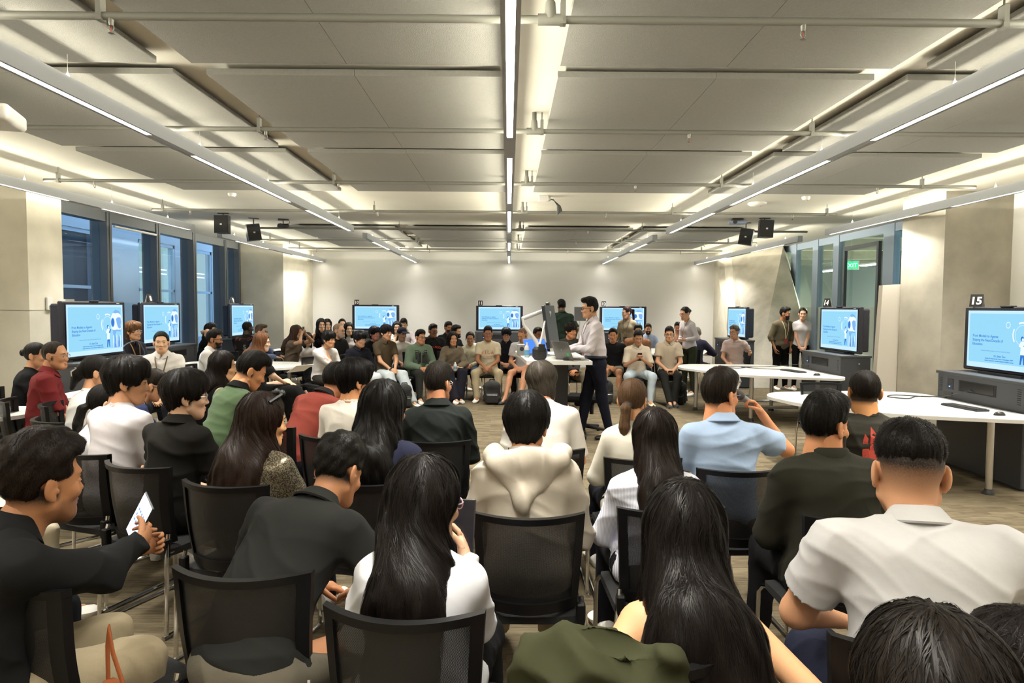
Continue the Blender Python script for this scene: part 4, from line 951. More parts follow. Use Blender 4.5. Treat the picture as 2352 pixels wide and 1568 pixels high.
# ---------------------------------------------------------------- screens with the title slide
SL = {k: emis('slide_'+k, srgb(*c), s*.66) for k, c, s in (('edge', (196, 232, 255), 1.0), ('field', (150, 212, 242), 1.0), ('text', (72, 140, 214), 1.0), ('soft', (120, 178, 226), 1.0), ('white', (232, 246, 255), 1.0), ('mid', (128, 178, 236), 1.0), ('dark', (58, 120, 205), 1.0))}
M_bezel = mat('bezel_black', (0.012, 0.013, 0.022), .25); M_led = emis('standby_led', (.05, .12, 1), 6)
def slide(parent, y):
    """the title slide, drawn as thin layers on the screen; 1.13 x 0.60"""
    s = MB(); W, H = 1.13, .60; X = lambda u: (u-.5)*W; Z = lambda v: (v-.5)*H
    def poly(pts, mi, lay):
        s.m = mi; n = len(pts); s.add([(X(u), y-.0004*lay, Z(v)) for u, v in pts], [tuple(range(n))])
    def disc(cu, cv, ru, rv, mi, lay, a0=0, a1=360, inner=0):
        n = 20; o = [(cu+ru*cos(RD(a0+(a1-a0)*i/n)), cv+rv*sin(RD(a0+(a1-a0)*i/n))) for i in range(n+1)]
        if inner:
            s.m = mi; q = [(cu+ru*inner*cos(RD(a0+(a1-a0)*i/n)), cv+rv*inner*sin(RD(a0+(a1-a0)*i/n))) for i in range(n+1)]
            s.add([(X(u), y-.0004*lay, Z(v)) for u, v in o+q], [(i, i+1, n+2+i, n+1+i) for i in range(n)])
        else: poly(o[:-1] if a1-a0 >= 360 else o, mi, lay)
    poly([(0, 0), (1, 0), (1, 1), (0, 1)], 0, 0)
    r = []; 
    for cu, cv, a in ((.975-.015, .92, 0), (.025+.015, .92, 90), (.025+.015, .12, 180), (.975-.015, .12, 270)): r += [(cu+.015*cos(RD(a+90*i/4)), cv+.03*sin(RD(a+90*i/4))) for i in range(5)]
    poly(r, 1, 1)
    disc(.53, .76, .028, .055, 2, 2, 0, 360, .8); disc(.70, .62, .11, .20, 2, 2, 60, 115, .86); disc(.70, .60, .115, .21, 2, 2, 150, 215, .88); disc(.70, .60, .085, .165, 2, 2, 0, 360, .96)
    # robot bust
    poly([(.76, .60), (.765, .74), (.80, .82), (.86, .86), (.92, .85), (.96, .78), (.975, .68), (.965, .58), (.975, .53), (.955, .47), (.93, .46), (.88, .48), (.82, .46), (.78, .50)], 2, 3)
    poly([(.865, .70), (.90, .74), (.955, .73), (.968, .64), (.955, .57), (.962, .52), (.94, .49), (.90, .52), (.88, .60)], 3, 4); disc(.80, .63, .030, .085, 4, 5); disc(.80, .63, .036, .10, 3, 4, 0, 360, .85)
    poly([(.80, .84), (.86, .90), (.93, .87), (.955, .80), (.90, .83), (.85, .82)], 3, 4)
    poly([(.80, .47), (.88, .47), (.955, .47), (.95, .43), (.87, .44), (.85, .38), (.83, .30), (.805, .30)], 3, 4)
    for k in range(7): u = .80+.022*k; poly([(u, .10+.03*(k % 2)), (u+.013, .10), (u+.016, .34-.03*(k % 3)), (u+.003, .38)], [2, 3, 4][k % 3], 5)
    poly([(.79, .10), (.97, .10), (.96, .22), (.90, .25), (.86, .17), (.80, .20)], 3, 4)
    # figure in a white coat
    disc(.705, .545, .018, .04, 4, 5); disc(.712, .53, .011, .028, 2, 6); poly([(.665, .42), (.69, .50), (.73, .50), (.755, .44), (.735, .40), (.735, .28), (.685, .28), (.69, .40)], 2, 5)
    poly([(.69, .28), (.735, .28), (.742, .12), (.725, .12), (.715, .25), (.70, .12), (.683, .12)], 4, 6); poly([(.72, .42), (.745, .50), (.762, .49), (.745, .41)], 4, 6)
    o = s.build('title_slide', [SL['edge'], SL['field'], SL['white'], SL['mid'], SL['dark']], parent)
    for body, sz, u, v, m_, al in (('From Models to Agents:', .0395, .075, .535, 'text', 'LEFT'), ('Shaping the Next Decade of', .0395, .075, .463, 'text', 'LEFT'), ('Education', .0395, .075, .391, 'text', 'LEFT'),
                                   ('Navigating the Shift to Agentic AI and Future-Ready AI Literacy', .0165, .38, .295, 'soft', 'CENTER'), ('Dr. Jinan Zou', .030, .44, .205, 'text', 'CENTER'),
                                   ('Founder, AI Camp Australia | Centre AI Technologies, UNSW', .0158, .43, .165, 'text', 'CENTER'), ('Lecturer | Researcher, Australian Institute for Machine Learning', .0158, .43, .128, 'text', 'CENTER')):
        tx = text(body, sz, (X(u), y-.003, Z(v)), SL[m_], o, 'slide_text', al, bold=.0010, depth=0)
def make_station():
    t = empty('display_station', (0, 0, 0), 0, 'x', 'screen', 'display stations around the room')
    b = MB(); W, H, z0 = .635, .68, 1.035
    b.rbox(-W, W, 0, .055, z0, z0+H, .012); b.rbox(-W+.04, W-.04, .05, .17, z0+.03, z0+H-.03, .02); b.rbox(-.10, .07, -.004, .05, z0+H-.005, z0+H+.012, .004)
    b.build('display_housing', M_bezel, t)
    s = empty('screen', (0, 0, z0+.34)); s.parent = t
    MB().box(-.575, .575, -.004, 0, -.308, .308).build('screen_bezel', mat('bezel_inner', (0.01, 0.012, .05), .15), s)
    slide(s, -.0055)
    MB().box(.44, .50, -.005, 0, .312, .322).build('maker_plate', M_whitep, s)
    MB().box(-.30, .30, -.06, .10, 1.018, 1.04).build('display_foot', M_black, t)
    b = MB(); b.rbox(-.64, .64, -.27, .17, .02, 1.0, .01); b.rbox(-.655, .655, -.285, .18, .985, 1.018, .006); b.box(-.60, .60, -.24, .14, 0, .03)
    b.build('console_cabinet', M_console, t)
    b = MB(); b.box(-.28, .27, -.274, -.268, .83, .945); b.build('equipment_slot', M_blackm, t)
    b = MB(); b.rbox(-.255, .245, -.2775, -.272, .838, .935, .003); b.build('slot_unit', mat('slot_unit', (.01, .01, .011), .2), t)
    q = MB(); q.rbox(-.46, -.37, -.276, -.268, .83, .945, .003); q = q.build('control_pad', M_black, t); MB().box(-.43, -.415, -.279, -.275, .855, .867).build('standby_light', M_led, q)
    for x0 in (-.60, .55): b = MB(); [b.box(x0, x0+.045, -.2735, -.268, .80+.02*k, .806+.02*k) for k in range(8)]; b.build('vent_grille', M_blackm, t)
    b = MB(); b.box(-.52, -.38, -.276, -.268, .76, .80); b.build('socket_strip', M_black, t)
    k = MB(); k.tube([(.632, .0, .90), (.646, .0, .90)], .012, 10); k.build('cabinet_lock', M_steel, t, True)
    return t
ST = make_station(); ST['used'] = 0
def station(x, y, rz, label, num=None, signx=-.52, lie=False, srot=0):
    global ST
    t = ST if not ST['used'] else copy_tree(ST); ST['used'] = 1; t['used'] = 1
    t.location = (x, y, 0); t.rotation_euler = (0, 0, RD(rz)); t['label'] = label
    if num:
        g = Matrix.Translation((x, y, 0)) @ Matrix.Rotation(RD(rz), 4, 'Z') @ Matrix.Translation((signx, .05, 1.716))
        s = empty('number_sign', g.translation, RD(rz+srot), 'black tent sign with white number %s, %s' % (num, {8: 'on the second screen of the left side', 9: 'on the farthest left screen', 10: 'on the left back-wall screen', 11: 'on the middle back-wall screen', 12: 'on the right back-wall screen', 14: 'beside the standing pair', 15: 'at the right edge'}.get(num, '')) if not lie else 'small sign fallen flat on top of the nearest left screen', 'sign', None)
        if lie:
            MB().prism([(-.08, -.03), (.08, -.03), (.10, .05), (-.06, .05)], .0, .02).build('sign_card', M_whitep, s)
            return t
        b = MB(); b.add([(-.062, -.035, 0), (.062, -.035, 0), (.062, .0, .135), (-.062, .0, .135), (-.062, -.031, 0), (.062, -.031, 0), (.062, .004, .135), (-.062, .004, .135)], [(0, 1, 2, 3), (7, 6, 5, 4), (0, 4, 5, 1), (1, 5, 6, 2), (2, 6, 7, 3), (3, 7, 4, 0)])
        b.build('sign_face', M_blackm, s)
        MB().add([(-.062, .004, .133), (.062, .004, .133), (.062, .045, 0), (-.062, .045, 0), (-.062, .002, .133), (.062, .002, .133), (.062, .042, 0), (-.062, .042, 0)], [(0, 1, 2, 3), (7, 6, 5, 4), (0, 3, 7, 4), (1, 5, 6, 2), (0, 4, 5, 1), (2, 6, 7, 3)]).build('sign_back', M_whitep, s)
        text(str(num), .115, (0, -.0305, .028), mat('number_white', (.85, .85, .85), .5), s, 'number', 'CENTER', rot=(RD(75.5), 0, 0), bold=.004)
    return t
station(-5.02, 8.33, 78+12, 'large screen with black console, nearest on the left side, showing the blue slide', 7, -.45, lie=True)
station(-5.70, 11.25, 90, 'second screen on the left side, under the number sign 8', 8, -.28)
station(-5.50, 14.15, 90, 'farthest screen on the left side, under the number sign 9', 9, -.40)
station(-3.60, 18.50, 0, 'left screen on the back wall, under the number sign 10', 10)
station(-.25, 18.50, 0, 'middle screen on the back wall, under the number sign 11', 11)
station(3.10, 18.50, 0, 'right screen on the back wall, under the number sign 12', 12)
station(5.00, 14.95, -90, 'small far screen on a tall black cabinet in front of the raking concrete column', None)
station(5.02, 10.36, -90, 'screen on a grey console beside the standing pair, under sign 14', 14, -.50, srot=15)
station(5.02, 6.86, -90, 'biggest screen at the right edge of the photo, under sign 15', 15, -.52, srot=35)
# ---------------------------------------------------------------- tables
def rpoly(pts, r=.12, n=5):
    out = []; m_ = len(pts)
    for i in range(m_):
        p, a, c = Vector(pts[i]), Vector(pts[i-1]), Vector(pts[(i+1) % m_]); u, v = (a-p).normalized(), (c-p).normalized()
        q = min(r, (a-p).length*.45, (c-p).length*.45); s_, e = p+u*q, p+v*q
        for k in range(n+1): t = k/n; out.append(tuple((s_*(1-t)**2+p*2*t*(1-t)+e*t*t)))
    return out
def table(pts, legs, label, z=.73, r=.18, stretch=None, group='white meeting tables'):
    cx_, cy2 = sum(p[0] for p in pts)/len(pts), sum(p[1] for p in pts)/len(pts)
    t = empty('meeting_table', (cx_, cy2, 0), 0, label, 'table', group); rp = [(x-cx_, y-cy2) for x, y in rpoly(pts, r)]
    MB().prism(rp, z-.032, z).build('tabletop', M_tabletop, t)
    for lx, ly in legs:
        l_ = MB(); l_.tube([(lx-cx_, ly-cy2, .03), (lx-cx_, ly-cy2, z-.032)], .030, 14); lo_ = l_.build('leg', M_steel, t, True)
        MB().lathe([(.05, 0), (.048, .02), (.034, .035), (.032, .05)], 12, Matrix.Translation((lx-cx_, ly-cy2, 0))).build('foot', M_black, lo_, True)
    if stretch:
        for (x0, y0, x1, y1) in stretch: MB().tube([(x0-cx_, y0-cy2, .12), (x1-cx_, y1-cy2, .12)], .025, 4).build('stretcher', M_whitep, t)
    return t
# right front, right back, left ones, back ones
table([(2.80, 7.40), (2.95, 6.72), (3.55, 6.12), (4.62, 5.80), (4.72, 6.0), (4.72, 7.75), (4.2, 7.95), (3.0, 7.75)], [(3.25, 7.25), (4.40, 6.15), (3.95, 7.6)], 'big white table at the right edge in front of screen 15', r=.3)
table([(2.70, 10.95), (3.30, 9.75), (4.55, 9.25), (4.74, 9.5), (4.74, 11.1), (4.3, 11.6), (2.95, 11.6)], [(3.62, 10.10), (4.35, 11.2), (4.45, 9.75), (3.1, 11.2)], 'white table in front of screen 14, a keyboard on it', r=.25, stretch=[(3.62, 10.75, 4.6, 10.75), (3.62, 11.5, 4.6, 11.5)])
table([(-6.2, 6.3), (-6.2, 5.55), (-4.40, 5.45), (-4.12, 5.85), (-4.25, 6.35)], [(-5.2, 5.9)], 'white table end cut off at the left edge of the photo', r=.3)
table([(-4.74, 6.9), (-4.74, 8.0), (-4.40, 7.85), (-4.34, 7.4), (-4.45, 6.85)], [(-4.55, 7.4)], 'white table in front of the nearest left screen, mostly hidden by people')
table([(-5.35, 11.6), (-5.35, 10.5), (-4.4, 9.95), (-3.35, 10.4), (-3.1, 11.1), (-3.6, 11.6)], [(-4.9, 11), (-3.6, 11.2), (-4.3, 10.4)], 'white table in front of the second left screen, white shirts around it', r=.3)
table([(-5.1, 15.2), (-5.1, 14.2), (-4.2, 13.9), (-3.85, 14.3), (-3.9, 15.2)], [(-4.2, 14.6), (-4.8, 14.5)], 'white table in front of screen 9 with papers on it')
table([(-4.4, 17.9), (-4.3, 16.6), (-2.9, 16.6), (-2.8, 17.9)], [(-4, 17), (-3.1, 17)], 'white table below the left back-wall screen')
table([(-1.05, 17.9), (-.95, 16.7), (.55, 16.7), (.6, 17.9)], [(-.6, 17.2), (.2, 17.2)], 'white table below the middle back-wall screen')
table([(2.6, 16.0), (2.5, 14.2), (4.35, 14.1), (4.5, 14.9), (4.4, 16.1)], [(3.0, 14.6), (4.0, 14.5), (3.4, 15.7)], 'white table between the back row and the far right screen, a bottle on it')
def keyboard(x, y, rz, z, label, W=.44):
    t = empty('keyboard', (x, y, z), RD(rz), label, 'keyboard'); MB().rbox(-W/2, W/2, -.07, .07, 0, .018, .004).build('keyboard_base', M_black, t)
    b = MB(); [b.box(-W/2+.012+c*.0215, -W/2+.030+c*.0215, -.058+r_*.024, -.040+r_*.024, .018, .0225) for r_ in range(5) for c in range(int((W-.02)/.0215))]; b.build('keys', mat('keycap', (.03, .03, .032), .5), t)
    return t
def mouse(x, y, rz, z, label):
    t = empty('computer_mouse', (x, y, z), RD(rz), label, 'mouse'); b = MB(); b.ell((0, 0, .0), (.031, .055, .036), 16); b.v = [(a, c, max(0, d)) for a, c, d in b.v]; b.build('mouse_shell', M_black, t, True)
    MB().tube([(0, .02, .0335), (0, .035, .029)], .004, 6).build('scroll_wheel', M_whitep, t); return t
keyboard(4.42, 6.55, -82, .731, 'black keyboard on the big white table below screen 15'); mouse(4.45, 6.12, -85, .731, 'black mouse beside the keyboard below screen 15')
keyboard(4.32, 10.30, -75, .731, 'black keyboard lying askew on the table below screen 14'); mouse(4.42, 9.72, -80, .731, 'black mouse at the end of the table below screen 14')
mouse(-4.92, 8.12, 60, 1.019, 'black mouse on the console of the nearest left screen')
def cable(pts, r, label, m=None):
    from mathutils import geometry
    P = [Vector(p) for p in pts]; out = []
    for i in range(len(P)-1):
        a = P[max(i-1, 0)]; d = P[min(i+2, len(P)-1)]
        for k in range(6):
            t = k/6; out.append(.5*((2*P[i])+(-a+P[i+1])*t+(2*a-5*P[i]+4*P[i+1]-d)*t*t+(-a+3*P[i]-3*P[i+1]+d)*t**3))
    out.append(P[-1]); return tag(MB().tube(out, r, 6).build('cable', m or M_black, None, True), label, 'cable')
cable([(4.73, 7.3, .74), (4.45, 7.35, .742), (4.25, 7.2, .737), (4.12, 7.35, .737), (4.3, 7.5, .737), (4.55, 7.3, .745), (4.62, 7.05, .8), (4.735, 6.95, .86)], .006, 'black cable looped on the table beside the keyboard below screen 15')
cable([(4.3, 10.55, .738), (4.0, 10.7, .738), (3.75, 10.95, .738), (3.95, 11.0, .738), (3.6, 10.75, .738), (3.55, 11.1, .738), (4.1, 10.9, .75), (4.6, 10.8, .80)], .005, 'tangled black cable on the table below screen 14')
cable([(-4.74, 8.5, 1.02), (-4.70, 8.35, 1.17), (-4.70, 8.65, 1.22), (-4.72, 8.85, 1.08), (-4.75, 8.9, 1.025)], .007, 'grey-blue cable arching in front of the nearest left screen', mat('cable_grey', (.09, .12, .16), .5))
# ---------------------------------------------------------------- lectern desk and the things on it
LZ = 1.03
t = empty('lectern_desk', (.75, 9.1, 0), 0, 'white height-adjustable lectern desk the speaker stands at', 'desk')
MB().prism([(.22-.75, -.85), (1.0-.75+.02, -.85), (.98-.75, .75), (.12-.75, 1.10), (.10-.75, .95)], LZ-.045, LZ).build('desktop', M_tabletop, t)
MB().rbox(-.16, .02, -.35, .15, .06, LZ-.045, .01).build('column', mat('lectern_black', (.014, .015, .02), .5), t)
MB().rbox(-.45, .25, -.5, .4, 0, .05, .01).build('base', M_black, t)
def laptop(x, y, rz, z, label, W=.34, Dp=.24, ang=105, col=(.11, .105, .095), lit=None):
    t = empty('laptop', (x, y, z), RD(rz), label, 'laptop'); M_ = mat('laptop_%d' % int(sum(col)*1000), col, .35, .7)
    MB().rbox(-W/2, W/2, -Dp/2, Dp/2, 0, .014, .004).build('keyboard_half', M_, t)
    b = MB(); [b.box(-W/2+.02+c*.02, -W/2+.037+c*.02, -.01+r_*.022, .008+r_*.022, .014, .016) for r_ in range(5) for c in range(int((W-.05)/.02))]; b.build('keys', M_blackm, t)
    lid = empty('lid', (0, Dp/2, .014)); lid.parent = t; lid.rotation_euler = (RD(90-ang+90-90), 0, 0)
    lid.rotation_euler = (RD(ang-90)*-1, 0, 0)
    MB().rbox(-W/2, W/2, -.004, .004, 0, Dp*.95, .003).build('lid_shell', M_, lid)
    MB().box(-W/2+.008, W/2-.008, -.0052, -.004, .012, Dp*.95-.008).build('display_panel', lit or M_blackm, lid)
    return t, lid
LT, lid = laptop(.80, 8.47, 122, LZ, 'open dark grey laptop in front of the speaker, green sticker on its lid', .36, .25, 112, (.17, .165, .15))
MB().box(-.13, -.085, .0042, .0048, .045, .09).build('green_sticker', mat('sticker_green', srgb(60, 190, 120), .5), lid)
b = MB(); b.lathe([(.012, 0), (.012, .001)], 16, Matrix.Translation((0, .0045, .125)) @ Matrix.Rotation(-pi/2, 4, 'X')); b.build('round_emblem', M_steel, lid)
laptop(.44, 9.15, 25, LZ, 'second laptop open on the lectern, its blue screen seen behind the first', .34, .24, 118, (.35, .36, .38), emis('laptop_blue', srgb(70, 120, 225), 1.0))
t = empty('monitor', (.60, 9.0, LZ), RD(74), 'large black monitor seen edge-on on a white arm above the lectern', 'monitor')
Mm = Matrix.Translation((0, 0, .12)) @ Matrix.Rotation(RD(-9), 4, 'X')
MB().rbox(-.30, .30, -.02, .02, 0, .56, .008, Mm).build('monitor_housing', mat('monitor_dark', (.02, .024, .034), .5), t)
MB().box(-.285, .285, -.0215, -.02, .015, .545, Mm).build('monitor_screen', mat('monitor_screen_dim', (.012, .018, .05), .45), t)
MB().rbox(-.04, .04, -.03, .02, .56, .60, .008, Mm).build('webcam', M_black, t)
MB().rbox(-.06, .06, .02, .05, .22, .34, .006, Mm).build('mount_plate', M_whitep, t)
t = empty('jointed_support', (.42, 8.75, LZ), 0, 'white jointed support arm clamped to the lectern', 'support arm')
MB().tube([(0, 0, 0), (0, 0, .10)], .03, 12).build('clamp', M_whitep, t, True)
MB().tube([(0, 0, .08), (-.07, .02, .22), (-.22, .05, .42)], [.028, .026, .024], 12).build('lower_arm', M_whitep, t, True)
MB().tube([(-.22, .05, .42), (-.24, .06, .50), (.02, .18, .60), (.13, .24, .58)], [.024, .028, .026, .02], 12).build('upper_arm', M_whitep, t, True)
MB().tube([(.13, .24, .58), (.10, .24, .40)], .012, 8).build('tilt_joint', M_steel, t, True)
t = empty('document_camera', (.38, 8.45, LZ), RD(20), 'black document camera with a white stand at the front left of the lectern', 'document camera')
MB().rbox(-.07, .09, -.06, .08, 0, .16, .03).build('camera_base', M_black, t); MB().tube([(0, 0, .15), (.06, .03, .34), (.10, .06, .48)], [.016, .013, .01], 10).build('stand_arm', M_whitep, t, True); MB().rbox(-.03, .05, -.08, -.04, .10, .20, .01).build('lamp_head', M_blackm, t)
def bottle(x, y, z, label, col, cap, H=.19, r=.032, clear=False):
    t = empty('bottle', (x, y, z), 0, label, 'bottle'); m_ = glass('clear_bottle', (.80, .88, .95)) if clear else mat('bottle_%d' % int(sum(col)*255), col, .3)
    MB().lathe([(r*.9, 0), (r, .01), (r, H*.62), (r*.75, H*.76), (r*.40, H*.86), (r*.38, H*.92)], 16).build('bottle_body', m_, t, True)
    MB().lathe([(r*.44, H*.92), (r*.44, H)], 12).build('cap', mat('cap_%d' % int(sum(cap)*255), cap, .4), t, True)
    if not clear: MB().lathe([(r*1.01, H*.15), (r*1.01, H*.5)], 16).build('label_band', mat('label_blue', srgb(110, 180, 225), .5), t)
    return t
bottle(.24, 8.85, LZ, 'white and blue spray bottle at the left end of the lectern', (.75, .78, .80), (.75, .75, .75))
t = empty('desk_box', (.17, 9.2, LZ), RD(10), 'small grey speaker box at the left end of the lectern behind the bottle', 'box'); MB().rbox(-.05, .05, -.05, .05, 0, .15, .008).build('box_body', mat('box_grey', (.35, .35, .34), .5), t); MB().lathe([(.03, 0), (.028, .004)], 14, Matrix.Translation((0, -.05, .09)) @ Matrix.Rotation(pi/2, 4, 'X')).build('box_dial', M_black, t)
t = empty('control_tablet', (.80, 8.40, LZ), RD(4), 'flat black control panel lying on the lectern left of the laptop', 'tablet'); MB().rbox(-.13, .09, -.07, .07, 0, .024, .006).build('panel_body', M_black, t); MB().box(-.11, .07, -.055, .055, .024, .0245).build('panel_screen', mat('screen_off', (.012, .014, .02), .15), t)
t = empty('confidence_monitor', (1.02, 9.75, LZ), RD(15), 'small grey square screen on a thin stalk standing on the lectern', 'monitor')
MB().rbox(-.09, .09, -.012, .012, .46, .66, .006).build('monitor_back', mat('grey_square', (.12, .125, .135), .5), t); MB().tube([(0, 0, 0), (-.02, 0, .25), (0, 0, .48)], .007, 8).build('stalk', M_steel, t, True); MB().lathe([(.05, 0), (.045, .012)], 12).build('stalk_base', M_black, t)
cable([(.5, 8.8, LZ+.01), (.62, 8.7, LZ+.05), (.70, 8.85, LZ+.09), (.6, 9.0, LZ+.04), (.72, 8.65, LZ+.03), (.8, 8.9, LZ+.01)], .005, 'white cable bundle in the middle of the lectern', M_whitep)
# office chair in front of the lectern
t = empty('office_chair', (1.02, 9.05, 0), RD(170), 'black office chair with armrests tucked under the lectern', 'office chair')
sw_ = MB(); sw_.rbox(-.24, .24, -.24, .24, .44, .52, .035); sw_.build('seat', M_seatf, t)
MB().tube([(0, 0, .10), (0, 0, .25)], .032, 12).build('gas_column', M_black, t, True); MB().tube([(0, 0, .25), (0, 0, .44)], .022, 12).build('column_cover', M_blackm, t, True); MB().rbox(-.13, .13, -.12, .12, .38, .44, .02).build('tilt_mechanism', M_blackm, t)
MB().tube([(-.10, .1, .40), (-.10, .1, .28)], .028, 10).build('tension_knob', M_black, t, True)
for s in (-1, 1):
    a_ = MB(); a_.tube([(s*.20, -.02, .43), (s*.27, -.02, .48), (s*.28, 0, .70)], [.02, .022, .025], 8); a_ = a_.build('armrest_post', M_black, t, True); MB().rbox(s*.28-.045, s*.28+.045, -.13, .13, .70, .735, .014).build('armrest', M_black, t)
for k in range(5):
    q = 2*pi*k/5+.3; l_ = MB().tube([(0, 0, .11), (.29*cos(q), .29*sin(q), .075)], [.03, .018], 8).build('base_leg', M_black, t, True)
    MB().tube([(.29*cos(q)-.02, .29*sin(q), .029), (.29*cos(q)+.02, .29*sin(q), .029)], .028, 12).build('caster', M_blackm, l_, True)
# ---------------------------------------------------------------- bags
def backpack(x, y, rz, label, w_=.30, h_=.42, d_=.17, col=(.014, .014, .015), tilt=0):
    t = empty('backpack', (x, y, 0), RD(rz), label, 'backpack'); R = rotm(0, -tilt, 0)
    v, q = mesh_field([RBox((0, 0, h_*.46), (w_/2, d_/2, h_*.44), .07, .03), Ell((0, -.01, h_*.80), (w_*.42, d_*.5, h_*.20), .04)], .014, clip=[((0, 0, .004), (0, 0, -1))]); v = folds(v, q, .012, int(x*100) % 97+5, freq=22)
    raw_mesh('bag_body', v @ R.T, q, mat('bag_%d' % int(col[0]*1000+col[1]*3000), col, .7, bump=.4, bscale=60), t)
    v, q = mesh_field([RBox((0, -d_/2-.015, h_*.28), (w_*.38, .035, h_*.22), .03, .02)], .012); raw_mesh('front_pocket', v @ R.T, q, MATS['bag_%d' % int(col[0]*1000+col[1]*3000)], t)
    b = MB(); b.tube([(-.05, .02, h_*.93), (-.04, .02, h_*1.02), (.04, .02, h_*1.02), (.05, .02, h_*.93)], .010, 6); b.v = [tuple(R @ np.array(p)) for p in b.v]; b.build('handle', M_blackm, t, True)
    for s in (-1, 1):
        b = MB(); b.tube([(s*.07, d_/2, h_*.88), (s*.10, d_/2+.06, h_*.6), (s*.14, d_/2+.03, h_*.2), (s*.15, d_/2-.01, .04)], .014, 6, True, .35); b.v = [tuple(R @ np.array(p)) for p in b.v]; b.build('shoulder_strap', M_blackm, t, True)
    b = MB(); b.tube([(-w_*.3, -d_/2-.052, h_*.42), (w_*.3, -d_/2-.052, h_*.42)], .003, 5); b.v = [tuple(R @ np.array(p)) for p in b.v]; b.build('zip', M_steel, t); return t
# ---------------------------------------------------------------- hung equipment
def speaker(x, y, rz, tilt, label, z=2.86):
    t = empty('loudspeaker', (x, y, z), RD(rz), label, 'loudspeaker', 'black loudspeakers hung from the ceiling'); M_ = Matrix.Rotation(RD(tilt), 4, 'Y')
    MB().prism([(-.115, -.09), (.115, -.09), (.08, .10), (-.08, .10)], 0, .29, M_).build('speaker_cabinet', M_black, t); MB().box(-.105, .105, -.098, -.09, .012, .278, M_).build('speaker_grille', M_blackm, t)
    MB().box(-.016, .016, -.1, -.098, .13, .155, M_).build('badge', M_whitep, t); MB().tube([(0, 0, .27), (0, 0, ZC-z-.006)], .010, 8).build('mount_pole', M_black, t, True); MB().rbox(-.09, .09, -.025, .025, ZC-z-.012, ZC-z, .004).build('ceiling_plate', M_black, t)
speaker(-4.71, 11.35, 0, 0, 'black box loudspeaker hung straight, left pair'); speaker(-4.45, 11.99, 40, -9, 'black box loudspeaker tilted outward, left pair', 2.80)
speaker(4.28, 11.51, 0, 3, 'black box loudspeaker hung straight, right pair', 2.87); speaker(4.19, 12.15, -35, 10, 'black box loudspeaker tilted outward, right pair', 2.80)
def projector(x, y, z, rz, label, m_, W=.3, Dp=.24, H=.1, pole=.02):
    t = empty('projector', (x, y, z), RD(rz), label, 'projector'); v, q = mesh_field([RBox((0, 0, 0), (W/2, Dp/2, H/2), .03, .02), Ell((0, 0, -H*.3), (W*.45, Dp*.42, H*.45), .03)], .012); raw_mesh('projector_body', v, q, m_, t)
    MB().tube([(0, 0, H*.3), (0, 0, ZC-z-.01)], pole, 10).build('mount_pole', M_whitep if pole > .015 else M_black, t, True); MB().rbox(-.09, .09, -.09, .09, ZC-z-.02, ZC-z, .005).build('ceiling_plate', M_whitep if pole > .015 else M_black, t)
    MB().tube([(-.05, -Dp/2+.01, 0), (-.05, -Dp/2-.02, 0)], .035, 14).build('lens', M_black, t, True)
    cbl = MB(); cbl.tube([(.05, 0, H*.4), (.11, 0, H*.9), (.08, 0, H*1.8), (.03, 0, H*2.2)], .005, 6); cbl.build('cord', M_black, t, True)
projector(-3.62, 4.69, 2.95, 20, 'white ceiling projector at the top left edge of the photo', M_whitep, .52, .40, .11)
projector(-3.98, 12.13, 3.08, 20, 'small black ceiling projector right of the left loudspeakers', M_black, .20, .18, .07, .009)
projector(3.85, 11.6, 3.13, -10, 'flat pale projector above the right loudspeakers', mat('projector_pale', (.30, .36, .50), .4), .30, .22, .05, .009)
t = empty('junction_box', (.50, 9.40, ZC), 0, 'white ceiling junction box with a bundle of black cables hanging out', 'junction box')
MB().rbox(-.10, .03, -.06, .06, -.075, 0, .006).build('box_body', M_whitep, t); MB().tube([(.03, 0, -.04), (.06, 0, -.04)], .03, 10).build('gland', M_whitep, t, True)
for k in range(5): MB().tube([(.05, (k-2)*.008, -.04), (.10, (k-2)*.012, -.05), (.15+.012*k, (k-2)*.015, -.13), (.155+.016*k, (k-2)*.02, -.26+.015*k)], [.006, .006, .006, .009], 6).build('loose_cable', M_black, t, True)
def disc(x, y, r, h_, label, name='smoke_detector'):
    t = empty(name, (x, y, ZC), 0, label, name.replace('_', ' ')); MB().lathe([(r, 0), (r, -h_*.5), (r*.7, -h_), (.01, -h_)], 18).build('detector_body', M_whitep, t, True); MB().tube([(r*.4, 0, -h_), (r*.4, 0, -h_-.004)], .006, 8).build('indicator', M_red, t)
disc(4.01, 9.30, .055, .045, 'small round smoke detector at the right of the bare ceiling band'); disc(-3.76, 9.36, .055, .045, 'small round smoke detector at the left of the bare ceiling band'); disc(3.55, 9.85, .13, .05, 'large round white ceiling disc right of the lectern side', 'ceiling_disc'); disc(-2.45, 16.6, .07, .10, 'small dome camera on the ceiling near the back left pendant', 'dome_camera')
t = empty('wall_thermostat', (-5.964, 8.88, 1.60), RD(90), 'white thermostat on the left concrete column', 'thermostat'); MB().rbox(-.05, .05, -.03, 0, 0, .17, .006).build('casing', M_whitep, t); MB().box(-.03, .03, -.032, -.03, .02, .06).build('display', mat('lcd', (.25, .3, .25), .3), t)

